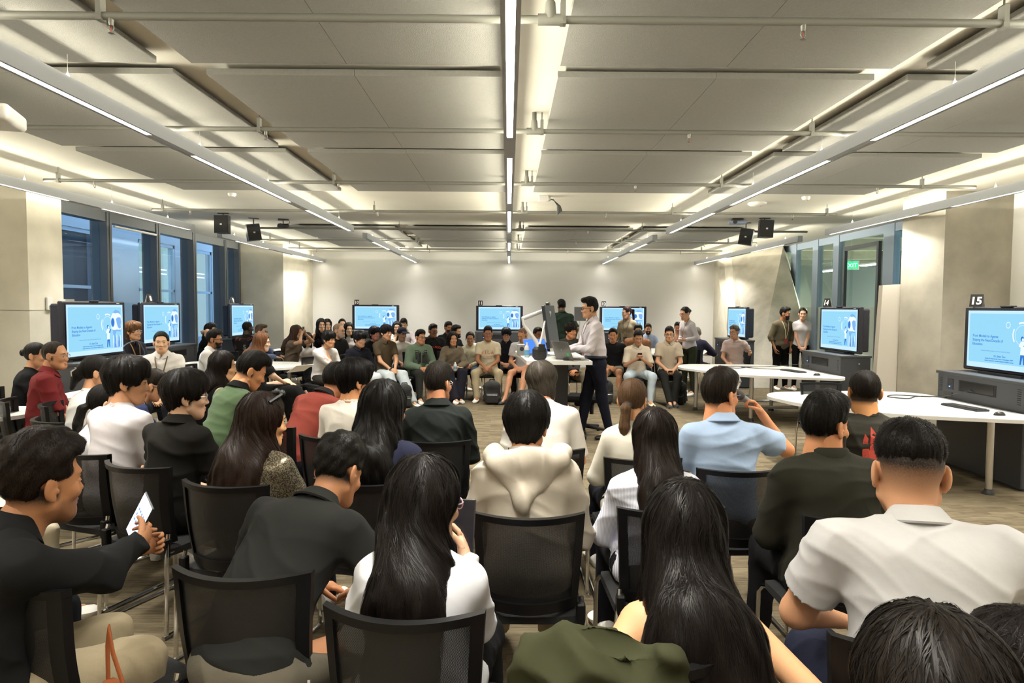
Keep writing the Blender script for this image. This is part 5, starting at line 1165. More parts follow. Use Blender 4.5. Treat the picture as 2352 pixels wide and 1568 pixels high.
# ================================================================ the people of the room
from mathutils.bvhtree import BVHTree
BK = (24, 20, 18); BR = (62, 44, 32); DK = (34, 27, 22); SA = (222, 178, 146); SI = (150, 102, 72); SL_ = (226, 186, 160); SD = (92, 62, 46); SM = (186, 138, 104)
def WP(J, p): o = J['root']; q = J['Rz'] @ np.asarray(p, float); return (o.location.x+q[0], o.location.y+q[1], q[2])
def WD(J, d): return J['Rz'] @ np.asarray(d, float)
def decal(J, polys, mats, centre, front=1, name='print'):
    """flat shapes wrapped onto the garment; polys = [(mat index, [(u, v), ...])] in metres about CENTRE (local z)"""
    g = [c for c in J['root'].children if c.name.split('.')[0] in ('tee_shirt', 'polo_shirt', 'hoodie', 'shirt', 'fleece_jacket', 'jacket', 'sweater')][0]
    me = g.data; co = np.zeros(len(me.vertices)*3, f32); me.vertices.foreach_get('co', co); co = co.reshape(-1, 3)
    bvh = BVHTree.FromPolygons([tuple(map(float, c)) for c in co], [tuple(p.vertices) for p in me.polygons])
    c0 = J['chest']+J['t2']*centre[1]+J['X']*centre[0]; F = J['F']*front; X = J['X']*(-1 if front > 0 else 1); b = MB()
    for k, (mi, pts) in enumerate(polys):
        b.m = mi; V = []
        for u, v in pts:
            o = c0+X*u+J['t2']*v+F*.6; h_ = bvh.ray_cast(Vector(o), Vector(-F), 1.2)
            V.append(np.array(h_[0])+F*(.0035+.0008*(k % 3)) if h_[0] is not None else o-F*.45)
        b.add(V, [tuple(range(len(V)))])
    return b.build(name, mats, J['root'])
def glyphs(body, size, arch=0.0, mi=0, dx=0, dy=0):
    """outline polygons of a word, bent on an arch"""
    c = bpy.data.curves.new('tmp', 'FONT'); c.body = body; c.size = size; c.align_x = 'CENTER'; c.offset = size*.018; c.resolution_u = 3; o = bpy.data.objects.new('tmp', c)
    me = bpy.data.meshes.new_from_object(o); out = []
    for p in me.polygons:
        q = [me.vertices[i].co for i in p.vertices]; out.append((mi, [(v.x+dx, v.y+dy-arch*v.x*v.x) for v in q]))
    bpy.data.objects.remove(o); bpy.data.curves.remove(c); bpy.data.meshes.remove(me); return out
def phone(J, s=1, label='', fwd=.02, up=.07, size=(.075, .008, .15), lit=None, name='phone', cat='phone', tilt=-25, yaw=0):
    E_, Wr, nm, hdv, hn = J['arm'][s]; p = Wr+hdv*up+hn*fwd; p = WP(J, p)
    t = empty(name, p, J['root'].rotation_euler.z+RD(yaw), label, cat); M_ = Matrix.Rotation(RD(tilt), 4, 'X')
    MB().rbox(-size[0]/2, size[0]/2, -size[1]/2, size[1]/2, -size[2]/2, size[2]/2, .003, M_).build('phone_body' if name == 'phone' else 'case_back', M_black, t)
    MB().box(-size[0]/2+.004, size[0]/2-.004, -size[1]/2-.0008, -size[1]/2, -size[2]/2+.006, size[2]/2-.006, M_).build('display', lit or mat('screen_off', (.012, .014, .02), .15), t); return t
def lanyard(J, col=(120, 92, 60), drop=.36, badge=None):
    b = MB(); c = J['nb']; o_ = .155
    for s_ in (-1, 1):
        b.tube([c-J['F']*.055+J['t2']*.035, c+J['X']*s_*.072+J['t2']*.028, c+J['X']*s_*.062+J['F']*.100-J['t2']*.06, c+J['X']*s_*.035+J['F']*(.158)-J['t2']*.18, c+J['X']*s_*.006+J['F']*.164-J['t2']*drop], .007, 6, True, .4)
    o = b.build('lanyard', mat('lanyard_%d' % sum(col), srgb(*col), .7), J['root'], True)
    if badge:
        b = MB(); p = c+J['F']*.172-J['t2']*(drop+.05); V = [p+J['X']*x-J['t2']*z+J['F']*y for y in (0, .004) for x, z in ((-.04, -.05), (.04, -.05), (.04, .06), (-.04, .06))]
        b.add(V, [(0, 1, 2, 3), (7, 6, 5, 4), (0, 4, 5, 1), (1, 5, 6, 2), (2, 6, 7, 3), (3, 7, 4, 0)]); b.build('badge', mat('badge_%d' % sum(badge), srgb(*badge), .4), o)
def seated(head, face, desc, *a, ch=True, cdx=0, cdy=0, cdf=0, **k):
    """a seated person and the chair below"""
    J = person(head, face, desc, *a, **k)
    if ch: seat(J, ' '.join(('mesh-back chair under the '+(ch if isinstance(ch, str) else desc)).replace(',', '').split()[:16]), cdx, cdy, cdf)
    return J
GF = 'audience facing the camera'; GB = 'audience seen from behind'
# ---- nearest row
J = seated((-1.437, 2.120, 1.309), -38, 'person in a black collared shirt at the left edge, looking right at a bright tablet', top=('shirt', (34, 35, 36), 'knit', 'long'), hair=('curlytop', (44, 34, 28)), skin=(176, 122, 84), lean=6, hunch=14, hd=(6, 4, 4), stub=.45,
       armR=('W', (-1.325, 2.420, 0.828), (.9, -.2, -.8), .9), armL=('W', (-1.399, 2.500, 0.771), (-.5, -.2, -.8), .9), bottom=((146, 132, 104), 'long'), group=GB, h=.007, nstr=4500, strl=.045, hs=1.12, w=1.14, ch=False)
chair(*(lambda p: (p[0]-.24*sin(RD(-22)), p[1]+.24*cos(RD(-22))))((-1.442, 1.980, 0.864)), -34, 'black mesh-back chair under the person in black at the left edge')
t = empty('tablet', (-1.388, 2.550, 0.870), RD(-48), 'small bright tablet held up by the person in black at the left edge', 'tablet')
Mt = Matrix.Rotation(RD(24), 4, 'Y') @ Matrix.Rotation(RD(-18), 4, 'X'); MB().rbox(-.056, .056, -.004, .004, -.088, .088, .003, Mt).build('tablet_body', M_black, t)
MB().box(-.051, .051, -.0052, -.0042, -.083, .083, Mt).build('tablet_display', emis('tablet_glow', srgb(214, 232, 255), 1.5), t)
b = MB(); [b.box(-.035+.018*i, -.025+.018*i, -.0060, -.0054, .02-.022*j, .030-.022*j, Mt) for i in range(5) for j in range(3)]; b.build('tablet_text', emis('tablet_marks', srgb(120, 150, 200), 1), t)
J = seated((-0.609, 2.620, 1.197), -24, 'person in a dark charcoal polo bent far forward with the head down', top=('polo', (46, 47, 44), 'knit', 'short'), hair=('curlytop', (30, 26, 22)), skin=(186, 130, 92), lean=27, hunch=20, hd=(-4, 30, -4), armL='knees', armR='knees', legs='wide', bottom=((104, 98, 84), 'long'), group=GB, h=.008, w=1.12, eyes=False, nstr=3000, strl=.035, ch=False)
chair(*(lambda p: (p[0]-.24*sin(RD(-4)), p[1]+.24*cos(RD(-4))))((-0.827, 2.040, 0.832)), -5, 'black mesh-back chair under the person bent forward in a charcoal polo')
J = seated((-0.238, 2.120, 1.225), -6, 'person with long straight black hair over a white shirt, pink glasses', top=('shirt', (232, 234, 240), 'knit', 'long'), hair=('long', (30, 24, 21)), skin=SA, fem=True, lean=0, hunch=10, hd=(-36, 8, 0), armR=((.08, .34, .82), (.35, -.9, -.6), .6), armL='lap', glasses=(206, 160, 170), hairL=.50, hairW=.96, nstr=7000, strl=.19, bottom=((26, 27, 30), 'long'), group=GB, h=.007, hs=1.1, w=1.06, ch='white-shirted person with long black hair', cdy=.03)
phone(J, 1, 'dark tablet held in front of the long-haired person in the white shirt', size=(.15, .008, .20), name='tablet', cat='tablet', up=.10, tilt=-20)
J = seated((0.482, 1.840, 1.224), 2, 'person with very long black hair and bare shoulders in a black top', top=('tank', (20, 20, 21), 'knit', 'none'), hair=('long', (27, 21, 18)), skin=(226, 172, 126), fem=True, lean=3, hunch=6, hd=(-8, 4, 2), armL='side', armR='side', hairL=.37, hairW=1.75, nstr=9000, strl=.20, eyes=False, group=GB, h=.0068, hs=1.08, w=1.0, ch='person with bare shoulders', cdx=-.15, cdf=-3, cdy=.07)
# olive hooded jacket hung over that chair
P = [RBox((-.12, -.33, .60), (.17, .05, .26), .05, .05), Ell((-.16, -.32, .865), (.13, .070, .075), .05), Cap((-.28, -.32, .86), (-.31, -.34, .42), .055, .05, .05), Cap((.0, -.33, .85), (.09, -.34, .62), .045, .055, .05), Ell((-.22, -.36, .82), (.08, .05, .09), .03), Cap((-.02, -.36, .86), (-.18, -.38, .74), .035, .03, .03), Ell((-.12, -.34, .93), (.07, .03, .04), .03, sub=True)]
v, q = mesh_field(P, .009); v = folds(v, q, .044, 11, (1, .2, .8), 19, 1.0); v = folds(v, q, .014, 12, (.6, .3, 1), 46)
o = J['root']; M3 = rotm(math.degrees(o.rotation_euler.z)); v = v @ M3.T+np.array([o.location.x-.12, o.location.y+.12, 0.02])
tj = empty('hooded_jacket', (o.location.x, o.location.y-.2, .45), 0, 'olive green hooded jacket hung over the back of a chair at the bottom edge', 'jacket'); v = v-np.array(tj.location)
raw_mesh('jacket_cloth', v, q, cloth_mat((66, 68, 42), 'knit'), tj)
c_ = np.array([.0, -.14, .40]); b = MB(); b.tube([c_+V3(.02, -.06, .02), c_+V3(.06, -.075, .0), c_+V3(.07, -.085, -.03)], .006, 6); b.build('white_tag', M_whitep, tj, True)
J = seated((1.224, 2.060, 1.354), -12, 'big person in a light grey polo with a fade haircut, right foreground', top=('polo', (198, 197, 196), 'knit', 'short'), hair=('fade', (30, 24, 21)), skin=(212, 158, 120), lean=5, hunch=13, hd=(-8, 6, 0), armL='thigh', armR='thigh', legs='wide', bottom=((44, 50, 74), 'long'), group=GB, h=.0072, w=1.34, heavy=True, hs=1.17, eyes=False, nstr=6000, strl=.022, ch='big person in the light grey polo', seed=12, cdx=-.12, cdf=8)
J = seated((0.634, 1.030, 1.236), 4, 'person cut off by the bottom right edge, only a parted black head of hair', top=('tee', (60, 55, 52), 'knit', 'short'), hair=('long', (33, 27, 22)), skin=SA, fem=True, lean=4, hunch=8, hd=(-5, 14, 0), hairL=.30, hairW=1.35, nstr=9000, strl=.14, eyes=False, h=.009, group=GB, hs=1.12, ch=False)
J = seated((1.065, 1.380, 1.074), 0, 'person at the bottom right corner with dark hair, mostly outside the picture', top=('tee', (40, 36, 34), 'knit', 'short'), hair=('mop', (32, 24, 22)), skin=SA, hd=(0, 8, 0), eyes=False, h=.009, group=GB, ch=False, nstr=1500)
J = seated((-1.982, 2.350, 1.208), -25, 'person cut off by the left edge with a bare forearm and black trousers', top=('tee', (45, 47, 52), 'knit', 'short'), hair=('short', BK), skin=(214, 150, 110), armR='thigh', armL='thigh', bottom=((30, 33, 42), 'long'), group=GB, ch='person cut off by the left edge')
J = seated((-2.691, 3.300, 1.252), -35, 'person beyond the left edge with a cream sleeve showing behind the big dark head', top=('shirt', (226, 214, 190), 'knit', 'long'), hair=('short', BK), skin=SA, armR='thigh', bottom=((200, 188, 160), 'long'), group=GB, ch=False)
hb = V3(*(-1.105, 1.900, 0.632)); t = empty('handbag', tuple(hb), RD(-34), 'tan leather bag with a long strap hung on the chair at the bottom left', 'bag')
v, q = mesh_field([RBox((0, 0, -.16), (.07, .025, .13), .02, .02)], .009); raw_mesh('bag_body', folds(v, q, .006, 3), q, mat('tan_leather', srgb(140, 74, 36), .45, bump=.2, bscale=80), t)
MB().tube([(-.06, 0, -.04), (-.06, 0, .06), (-.05, .0, .12), (-.03, 0, .05), (.05, .0, -.06)], .012, 8, True, .3).build('strap', MATS['tan_leather'], t, True)
# ---- second row
J = seated((-1.226, 3.450, 1.249), -14, 'person with long brown hair, sunglasses on the head, sequinned grey cardigan', top=('jacket', (120, 112, 96), 'sequin', 'long'), hair=('long', (58, 42, 33)), skin=(228, 168, 118), fem=True, hd=(-38, 6, 0), armL='lap', armR='lap', hairL=.36, hairW=1.25, nstr=6000, strl=.16, h=.0085, group=GB, ch='person in the sequinned cardigan', hs=1.1)
b = MB(); b.tube([(-.08, -.01, .10), (-.06, .05, .135), (0, .066, .142), (.06, .05, .135), (.08, -.01, .10)], .007, 6); [b.ell((s*.035, .062, .138), (.028, .012, .018), 12) for s in (-1, 1)]; b.v = [tuple(J['TH'](p)) for p in b.v]; b.build('sunglasses', M_black, J['root'], True)
J = seated((-1.789, 3.800, 1.336), -22, 'person in a black knitted polo with thin silver glasses, looking right', top=('polo', (38, 36, 32), 'knit', 'short'), hair=('mop', (36, 30, 26)), skin=SA, hd=(-38, 2, 0), glasses=(190, 188, 185), armL='lap', armR='lap', legs='fwd', bottom=((38, 38, 42), 'long'), shoes=((232, 228, 215), (120, 96, 66)), nstr=3500, strl=.05, h=.0085, group=GB, hs=1.06)
J = seated((-2.273, 4.100, 1.386), -20, 'person in a pale lilac-white tee with a thick black bowl haircut', top=('tee', (226, 220, 222), 'knit', 'half'), hair=('mop', (30, 25, 22)), skin=(224, 166, 126), hd=(-46, 4, 0), armL='lap', armR='lap', bottom=((180, 176, 170), 'long'), nstr=3500, strl=.05, h=.0085, group=GB, hs=1.1)
J = seated((-2.625, 4.500, 1.166), -30, 'small person in white with a low black ponytail behind the bowl haircut', top=('tee', (232, 230, 228), 'knit', 'short'), hair=('lowpony', BK), skin=SA, fem=True, hd=(-20, 12, 0), group=GB, eyes=False)
J = seated((-3.055, 5.100, 1.313), -38, 'person in a white tee with black hair held by a claw clip', top=('tee', (236, 234, 230), 'knit', 'short'), hair=('claw', BK), skin=(214, 160, 122), fem=True, hd=(-18, 6, 0), armR='lap', group=GB, glasses=(40, 40, 40))
b = MB(); [b.tube([(-.03+.012*k, -.135, .03), (-.034+.012*k, -.165, .0), (-.03+.012*k, -.16, -.03)], .004, 6) for k in range(6)]; b.tube([(-.04, -.14, .03), (.04, -.14, .03)], .006, 6); b.v = [tuple(J['TH'](p)) for p in b.v]; b.build('claw_clip', M_steel, J['root'], True)
J = seated((-3.971, 6.000, 1.372), -62, 'person in a dark red polo with thin glasses, in profile at the left column', top=('polo', (132, 38, 40), 'knit', 'half'), hair=('receding', (58, 48, 40)), skin=(206, 150, 112), hd=(-24, 2, 0), glasses=(170, 165, 160), armL='lap', armR='lap', legs='sit', group='audience on the left side', belly=.03, w=1.05, bottom=((52, 50, 54), 'long'))
phone(J, 1, 'blue phone in the hands of the person in the dark red polo', lit=emis('phone_blue', (.15, .3, .9), .8), tilt=-70, up=.06)
J = seated((-4.657, 6.750, 1.315), -62, 'person in a black tee with a loose bun, behind the dark red polo', top=('tee', (28, 28, 30), 'knit', 'short'), hair=('bun', BK), skin=(200, 146, 110), fem=True, hd=(-20, 0, 0), group='audience on the left side')
J = seated((-2.964, 5.750, 1.144), -48, 'person in a blue vest bent over with a hand at the chin and black glasses', top=('tee', (60, 72, 118), 'knit', 'short'), hair=('short', (52, 44, 36)), skin=(216, 160, 120), lean=16, hunch=16, hd=(-10, 16, 0), glasses=(30, 30, 30), armR='chin', group=GB)
b = MB(); [b.tube([J['nb']-J['F']*.08+J['X']*s*.05+J['t2']*.0, J['nb']+J['X']*s*.085+J['t2']*.01, J['nb']+J['X']*s*.09+J['F']*.12-J['t2']*.10], .012, 6, True, .4) for s in (-1, 1)]; b.build('bag_strap', mat('strap_beige', srgb(178, 172, 150), .8), J['root'], True)
J = seated((-2.394, 5.750, 1.305), -48, 'person in a sleeveless black top with long black hair, bare arm, looking right', top=('tank', (24, 24, 28), 'knit', 'none'), hair=('long', (36, 28, 24)), skin=(232, 184, 140), fem=True, hd=(-30, 2, 0), hairL=.26, hairW=.95, group=GB, nstr=1800, strl=.12, armR='knees')
J = seated((-1.793, 4.950, 1.350), -38, 'person in a green polo with a black collar, head bent down', top=('polo', (84, 108, 72), 'fleece', 'short'), hair=('short', (30, 26, 24)), skin=(224, 160, 112), lean=6, hunch=18, hd=(-26, 26, 0), armR='knees', armL='knees', extra={'collar': (28, 28, 28)}, group=GB, nstr=2000, strl=.04, hs=1.05)
J = seated((-3.342, 9.300, 1.321), -58, 'person in black with long light-brown hair, legs crossed, papers in hand', top=('tee', (30, 30, 30), 'knit', 'half'), hair=('long', (118, 78, 52)), skin=SL_, fem=True, hd=(-22, 4, 0), legs='crossL', w=1.3, hairL=.30, hairW=1.1, bottom=((27, 27, 28), 'loose'), shoes=((30, 28, 26), (30, 28, 26)), armR='thigh', armL='thigh', group='audience around the left tables')
pt = empty('paper_sheet', (-2.731, 8.950, 0.857), RD(-30), 'white sheets of paper held by the person with long light-brown hair', 'paper'); MB().box(-.105, .105, -.15, .15, 0, .004, Matrix.Rotation(RD(-28), 4, 'Y')).build('sheet', mat('paper_white', (.85, .85, .86), .6), pt)
# ---- third row from behind
J = seated((-0.459, 4.500, 1.324), 2, 'person in a dark green-black shirt with short greying black hair', top=('shirt', (46, 52, 50), 'knit', 'long'), hair=('short', (50, 44, 37)), skin=(206, 142, 104), hd=(-30, 3, 0), glasses=(210, 210, 205), group=GB, nstr=2500, strl=.03, eyes=False)
J = seated((0.206, 4.450, 1.337), 0, 'person in a cream tee with grey-brown hair tilted to the left', top=('tee', (240, 234, 222), 'knit', 'half'), hair=('midlong', (72, 65, 56)), skin=(228, 160, 120), hd=(-22, 10, -12), lean=10, hunch=14, group=GB, nstr=3000, strl=.09, eyes=False)
J = seated((0.093, 3.100, 1.307), 0, 'person in a beige jacket with its hood down and spiky black hair', top=('jacket', (206, 196, 178), 'knit', 'long'), hair=('mop', (27, 24, 21)), skin=(224, 160, 118), hd=(-14, 10, 0), hunch=12, bottom=((150, 134, 104), 'loose'), shoes=((225, 222, 205), (232, 230, 222)), group=GB, nstr=4500, strl=.05, eyes=False, h=.008, ch='person in the beige hooded jacket', hs=1.06, seed=9)
hv_, hq_ = mesh_field([Ell(J['nb']-J['F']*.115-J['t2']*.035, (.165, .075, .075), .05, J['fr'])]+[Cap(J['nb']-J['F']*.05+J['X']*sx*.145+J['t2']*.0, J['nb']-J['F']*.155-J['X']*.025-J['t2']*.205, .046, .026, .06) for sx in (-1, 1)]+[Cap(J['nb']-J['F']*.04+J['X']*sx*.15, J['nb']+J['F']*.09+J['X']*sx*.10-J['t2']*.03, .040, .034, .04) for sx in (-1, 1)]+[Ell(J['nb']-J['F']*.085+J['t2']*.045, (.115, .070, .075), .025, J['fr'], sub=True)], .008)
hv_ = folds(hv_, hq_, .020, 4, (.9, .2, .8), 26, 1.1); raw_mesh('hood', hv_, hq_, cloth_mat((206, 196, 178), 'knit'), J['root'])
J = seated((0.749, 4.050, 1.273), 2, 'person in a cream knit with brown hair in a low ponytail', top=('knit', (232, 226, 208), 'knit', 'long'), hair=('lowpony', (96, 72, 50)), skin=(230, 170, 122), fem=True, hd=(-30, 6, 0), glasses=(60, 60, 80), group=GB, nstr=2500, strl=.06, eyes=False)
b = MB(); b.lathe([(.022, -.014), (.033, 0), (.022, .014)], 14, Matrix.Translation((0, -.118, -.03)) @ Matrix.Rotation(RD(60), 4, 'X')); b.v = [tuple(J['TH'](p)) for p in b.v]; b.build('hair_tie', M_blackm, J['root'], True)
J = seated((0.667, 3.100, 1.233), 2, 'person in a blue-and-white striped shirt with long dark brown hair', top=('shirt', (215, 216, 228), 'stripe', 'long'), hair=('long', (44, 34, 28)), skin=SA, fem=True, hd=(-6, 4, 0), hairL=.28, hairW=1.05, group=GB, nstr=5000, strl=.15, eyes=False, h=.008, w=1.08)
J = seated((1.191, 3.800, 1.359), 2, 'person in a light blue polo speaking into a grey microphone', top=('polo', (160, 184, 214), 'knit', 'short'), hair=('short', (50, 40, 30)), skin=(228, 158, 112), hd=(-58, 2, 0), glasses=(110, 125, 150), armR=((.27, .20, 1.08), (.8, .2, -.7), 1.0), armL='lap', group=GB, nstr=4000, strl=.028, eyes=True, w=1.08, hs=1.08, bottom=((92, 74, 52), 'long'), seed=5)
E_, Wr, nm, hdv, hn = J['arm'][1]; mp_ = Wr+hdv*.075+hn*.03; md = nrm(V3(-.75, .15, .55)); t = empty('microphone', WP(J, mp_), 0, 'grey handheld microphone in the hand of the person in the light blue polo', 'microphone'); d_ = WD(J, md)
MB().tube([-d_*.10, d_*.04], [.013, .019], 12).build('microphone_handle', mat('mic_grey', (.20, .20, .19), .45), t, True); MB().tube([d_*.04, d_*.052, d_*.075, d_*.095, d_*.104], [.020, .026, .027, .022, .008], 14).build('microphone_head', mat('mic_head', (.12, .12, .12), .6, .5, bump=.8, bscale=900), t, True)
J = seated((1.415, 3.000, 1.329), 0, 'person in a dark olive stand-collar shirt with a beard, looking right', top=('jacket', (58, 57, 46), 'knit', 'long'), hair=('short', (30, 27, 23)), skin=(216, 150, 106), hd=(-62, 4, 0), beard=((44, 34, 28), .004), group=GB, nstr=4500, strl=.03, h=.008, w=1.08, ch='person in the dark olive shirt', eyes=True, hs=1.08, bottom=((36, 36, 40), 'long'))
J = seated((2.123, 4.050, 1.328), 4, 'person in a faded black tee with a red flame print on the back', top=('tee', (62, 60, 50), 'knit', 'short'), hair=('buzz', (40, 33, 27)), skin=(224, 160, 104), hd=(-14, 4, 0), group=GB, nstr=2000, strl=.02, eyes=False, w=1.05, ch=True, hs=1.08)
M_pr = mat('print_red', srgb(168, 58, 42), .8)
def tongue(u, w_, z0, z1): return [(0, [(u-w_, z0), (u+w_, z0), (u+w_*.55, z0+(z1-z0)*.5), (u+w_*.9, z0+(z1-z0)*.7), (u+w_*.1, z1), (u-w_*.6, z0+(z1-z0)*.6)])]
pl = []
for u, w_, z1 in ((-.115, .018, .06), (-.075, .022, .10), (-.035, .015, .05), (.0, .022, .12), (.04, .018, .07), (.075, .02, .11), (.11, .015, .05)): pl += tongue(u, w_, -.04, z1)
pl += [(0, [(-.135+.03*i, -.10), (-.105+.03*i, -.10), (-.105+.03*i, -.035), (-.135+.03*i, -.035)]) for i in range(9)]; pl += [(0, [(-.10+.05*i+.022*cos(a), -.135+.028*sin(a)) for a in np.linspace(0, 5.6, 9)]) for i in range(5)]
decal(J, pl, [M_pr], (.02, .03), -1, 'flame_print')
J = seated((-0.626, 3.500, 1.311), -14, 'person in a navy top with wavy black hair to the shoulders', top=('fitted', (46, 50, 78), 'knit', 'short'), hair=('long', (25, 22, 20)), skin=SI, fem=True, hd=(-12, 4, 0), hairL=.20, hairW=1.25, group=GB, nstr=5000, strl=.10, eyes=False, w=1.2, hs=1.15, h=.0085)
J = seated((-1.307, 5.250, 1.253), -30, 'person in a coral red polo with a dark collar, bent forward', top=('polo', (158, 68, 54), 'knit', 'short'), hair=('short', (40, 34, 29)), skin=(220, 150, 108), lean=20, hunch=20, hd=(-4, 14, 0), armL='knees', armR='knees', extra={'collar': (56, 52, 52)}, group=GB, eyes=False, nstr=2000, strl=.03)
J = seated((-1.022, 4.600, 1.342), -16, 'person in a cream tee with a black mop of hair, looking right', top=('tee', (238, 230, 214), 'knit', 'half'), hair=('mop', BK), skin=(228, 160, 110), hd=(-38, 4, 0), group=GB, nstr=3000, strl=.05, eyes=True, hs=1.08)
# ---- around the left tables
J = seated((-4.064, 8.000, 1.384), 195, 'person in a white shirt and lanyard with a topknot, facing right of the camera', top=('shirt', (238, 234, 226), 'knit', 'long'), hair=('topbun', BK), skin=(228, 182, 146), hd=(10, 0, 0), armL='lap', armR='lap', group='audience around the left tables', ch=False, w=1.05)
lanyard(J, (96, 78, 56))
J = seated((-5.209, 9.500, 1.465), -112, 'person with shoulder-length light brown hair, clear glasses and a navy polo, smiling right', top=('polo', (44, 44, 56), 'knit', 'short'), hair=('midlong', (100, 70, 44)), skin=(232, 176, 136), hd=(10, 0, 0), glasses=(215, 210, 205), group='audience around the left tables', ch=False)
lanyard(J, (150, 110, 60))
J = seated((-5.363, 12.300, 1.371), -80, 'person behind the left table holding the back of the head with a raised arm', top=('tee', (30, 30, 32), 'knit', 'short'), hair=('short', BK), skin=(226, 172, 134), hd=(0, 0, 0), armR='headhold', group='audience around the left tables', ch=False)
J = seated((-4.035, 9.400, 1.361), -84, 'bearded person in a white shirt with dark glasses, in profile at the left table', top=('shirt', (232, 228, 220), 'knit', 'long'), hair=('short', (36, 29, 24)), skin=(178, 124, 88), hd=(0, 3, 0), glasses=(30, 28, 28), beard=((40, 30, 25), .004), group='audience around the left tables', ch=True)
J = seated((-4.760, 12.500, 1.394), -12, 'person seen from behind in a black tee with red lettering, before screen 9', top=('tee', (34, 33, 30), 'knit', 'half'), hair=('buzz', (22, 19, 18)), skin=(74, 54, 44), hd=(-20, 4, 0), glasses=(150, 150, 150), group='audience around the left tables', w=1.2, eyes=False)
decal(J, glyphs('チャージ', .085, 0, 0, 0, .06)+glyphs('5', .12, 0, 1, .07, -.10)+[(0, [(-.12+.035*cos(a), -.06+.03*sin(a)) for a in np.linspace(0, 5.6, 9)])], [mat('print_dark_red', srgb(130, 48, 36), .8), mat('print_grey', srgb(120, 110, 96), .8)], (0, .05), -1, 'back_print')
J = seated((-4.449, 12.300, 1.361), -85, 'person in a blue open shirt with greying hair and glasses behind the brown-haired person', top=('shirt', (118, 134, 178), 'knit', 'long'), hair=('quiff', (84, 66, 52)), skin=SL_, hd=(-6, 0, 0), glasses=(40, 40, 44), armR='table', armL='table', group='audience around the left tables', w=1.1)
J = seated((-3.809, 12.300, 1.342), -100, 'person in a brown top taking a picture with a phone held before the face', top=('tee', (112, 96, 80), 'knit', 'short'), hair=('long', (66, 46, 34)), skin=(206, 158, 124), fem=True, hd=(0, 0, 0), armL='photo', armR='photo', hairL=.3, group='audience at the back left tables')
phone(J, 1, 'dark phone held up in front of a face near the left back wall', tilt=0, up=.06)
J = seated((-3.879, 13.200, 1.176), -150, 'person in white half hidden behind the one taking a picture', top=('tee', (230, 226, 220), 'knit', 'short'), hair=('bob', BK), skin=SA, fem=True, hairL=.14, group='audience at the back left tables', ch=False)
J = seated((-3.808, 13.900, 1.434), 205, 'person leaning forward in black with long hair, left of screen 10', top=('tank', (26, 26, 28), 'knit', 'none'), hair=('long', (30, 25, 22)), skin=SA, fem=True, lean=16, armL='table', armR='table', hairL=.3, group='audience at the back left tables', ch=False)
J = seated((-3.923, 14.800, 1.409), 205, 'person whose black hair shows right behind the leaning one left of screen 10', top=('tee', (50, 46, 44), 'knit', 'short'), hair=('bob', BK), skin=SA, fem=True, hairL=.12, group='audience at the back left tables', ch=False)
J = seated((-3.000, 12.100, 1.391), -125, 'grey-bearded person with thick black glasses and a black tee', top=('tee', (40, 39, 38), 'knit', 'short'), hair=('receding', (150, 130, 108)), skin=(214, 164, 134), hd=(14, 0, 0), glasses=(22, 22, 26), beard=((176, 160, 142), .006), group='audience at the back left tables', hs=1.05, bottom=((140, 132, 118), 'long'))
J = seated((-3.652, 15.000, 1.417), 200, 'person with a messy black topknot left of screen 10', top=('tee', (60, 58, 58), 'knit', 'short'), hair=('topbun', BK), skin=SA, fem=True, group='audience at the back left tables', ch=False)
J = seated((-3.135, 13.400, 1.369), 205, 'person with long black hair and a pale top beside the grey beard', top=('tee', (206, 200, 196), 'knit', 'short'), hair=('long', BK), skin=(232, 190, 158), fem=True, hairL=.3, group='audience at the back left tables', ch=False)
# ---- front row of the people facing the camera
J = seated((-2.803, 10.700, 1.307), -128, 'person in a white tee resting the chin on one hand', top=('tee', (234, 231, 230), 'knit', 'half'), hair=('mop', (26, 22, 20)), skin=(224, 168, 128), lean=10, hunch=10, hd=(8, 4, 0), armR='chin', armL='lap', bottom=((64, 60, 54), 'long'), group=GF)
decal(J, glyphs('Paradise', .06, 0, 0, -.06, .0), [mat('print_pink', srgb(226, 170, 170), .8)], (-.03, .06), 1, 'chest_print')
J = seated((-2.443, 11.300, 1.283), -140, 'person in a navy half-zip sweater with clear glasses and a black mop of hair', top=('polo', (34, 37, 50), 'knit', 'long'), hair=('mop', (25, 23, 26)), skin=(220, 166, 132), hd=(16, 8, 0), glasses=(170, 170, 175), bottom=((214, 222, 226), 'loose'), group=GF)
J = seated((-2.525, 12.900, 1.318), -150, 'person in black with tied-back hair behind the navy and brown shirts', top=('tee', (26, 28, 34), 'knit', 'short'), hair=('midlong', (36, 32, 44)), skin=(206, 142, 122), hd=(20, 2, 0), group=GF, ch=False)
J = seated((-2.089, 11.700, 1.383), -138, 'person in a brown polo and pale jeans with a wristwatch, hands together', top=('polo', (96, 82, 62), 'knit', 'short'), hair=('mop', (28, 25, 34)), skin=(226, 172, 136), hd=(6, 2, 0), armL='clasp', armR='clasp', bottom=((208, 220, 224), 'loose'), legs='fwd', shoes=((236, 234, 226), (230, 226, 215)), group=GF)
E_, Wr = J['arm'][1][0], J['arm'][1][1]; dq = nrm(Wr-E_); b = MB(); b.tube([Wr-dq*.04, Wr-dq*.015], .031, 14); b.build('wristwatch', M_black, J['root'], True)
J = seated((-2.319, 14.200, 1.384), 190, 'person with a hand over the face and a beaded bracelet, in pale clothes', top=('tee', (210, 206, 200), 'knit', 'short'), hair=('bob', (40, 38, 44)), skin=SA, fem=True, hairL=.1, armR='chin', group=GF, ch=False)
J = seated((-2.321, 15.100, 1.424), 185, 'person in a pinkish white shirt with short black hair, looking down', top=('shirt', (226, 216, 220), 'knit', 'long'), hair=('short', BK), skin=SA, hd=(0, 18, 0), armL='table', armR='table', group=GF, ch=False)
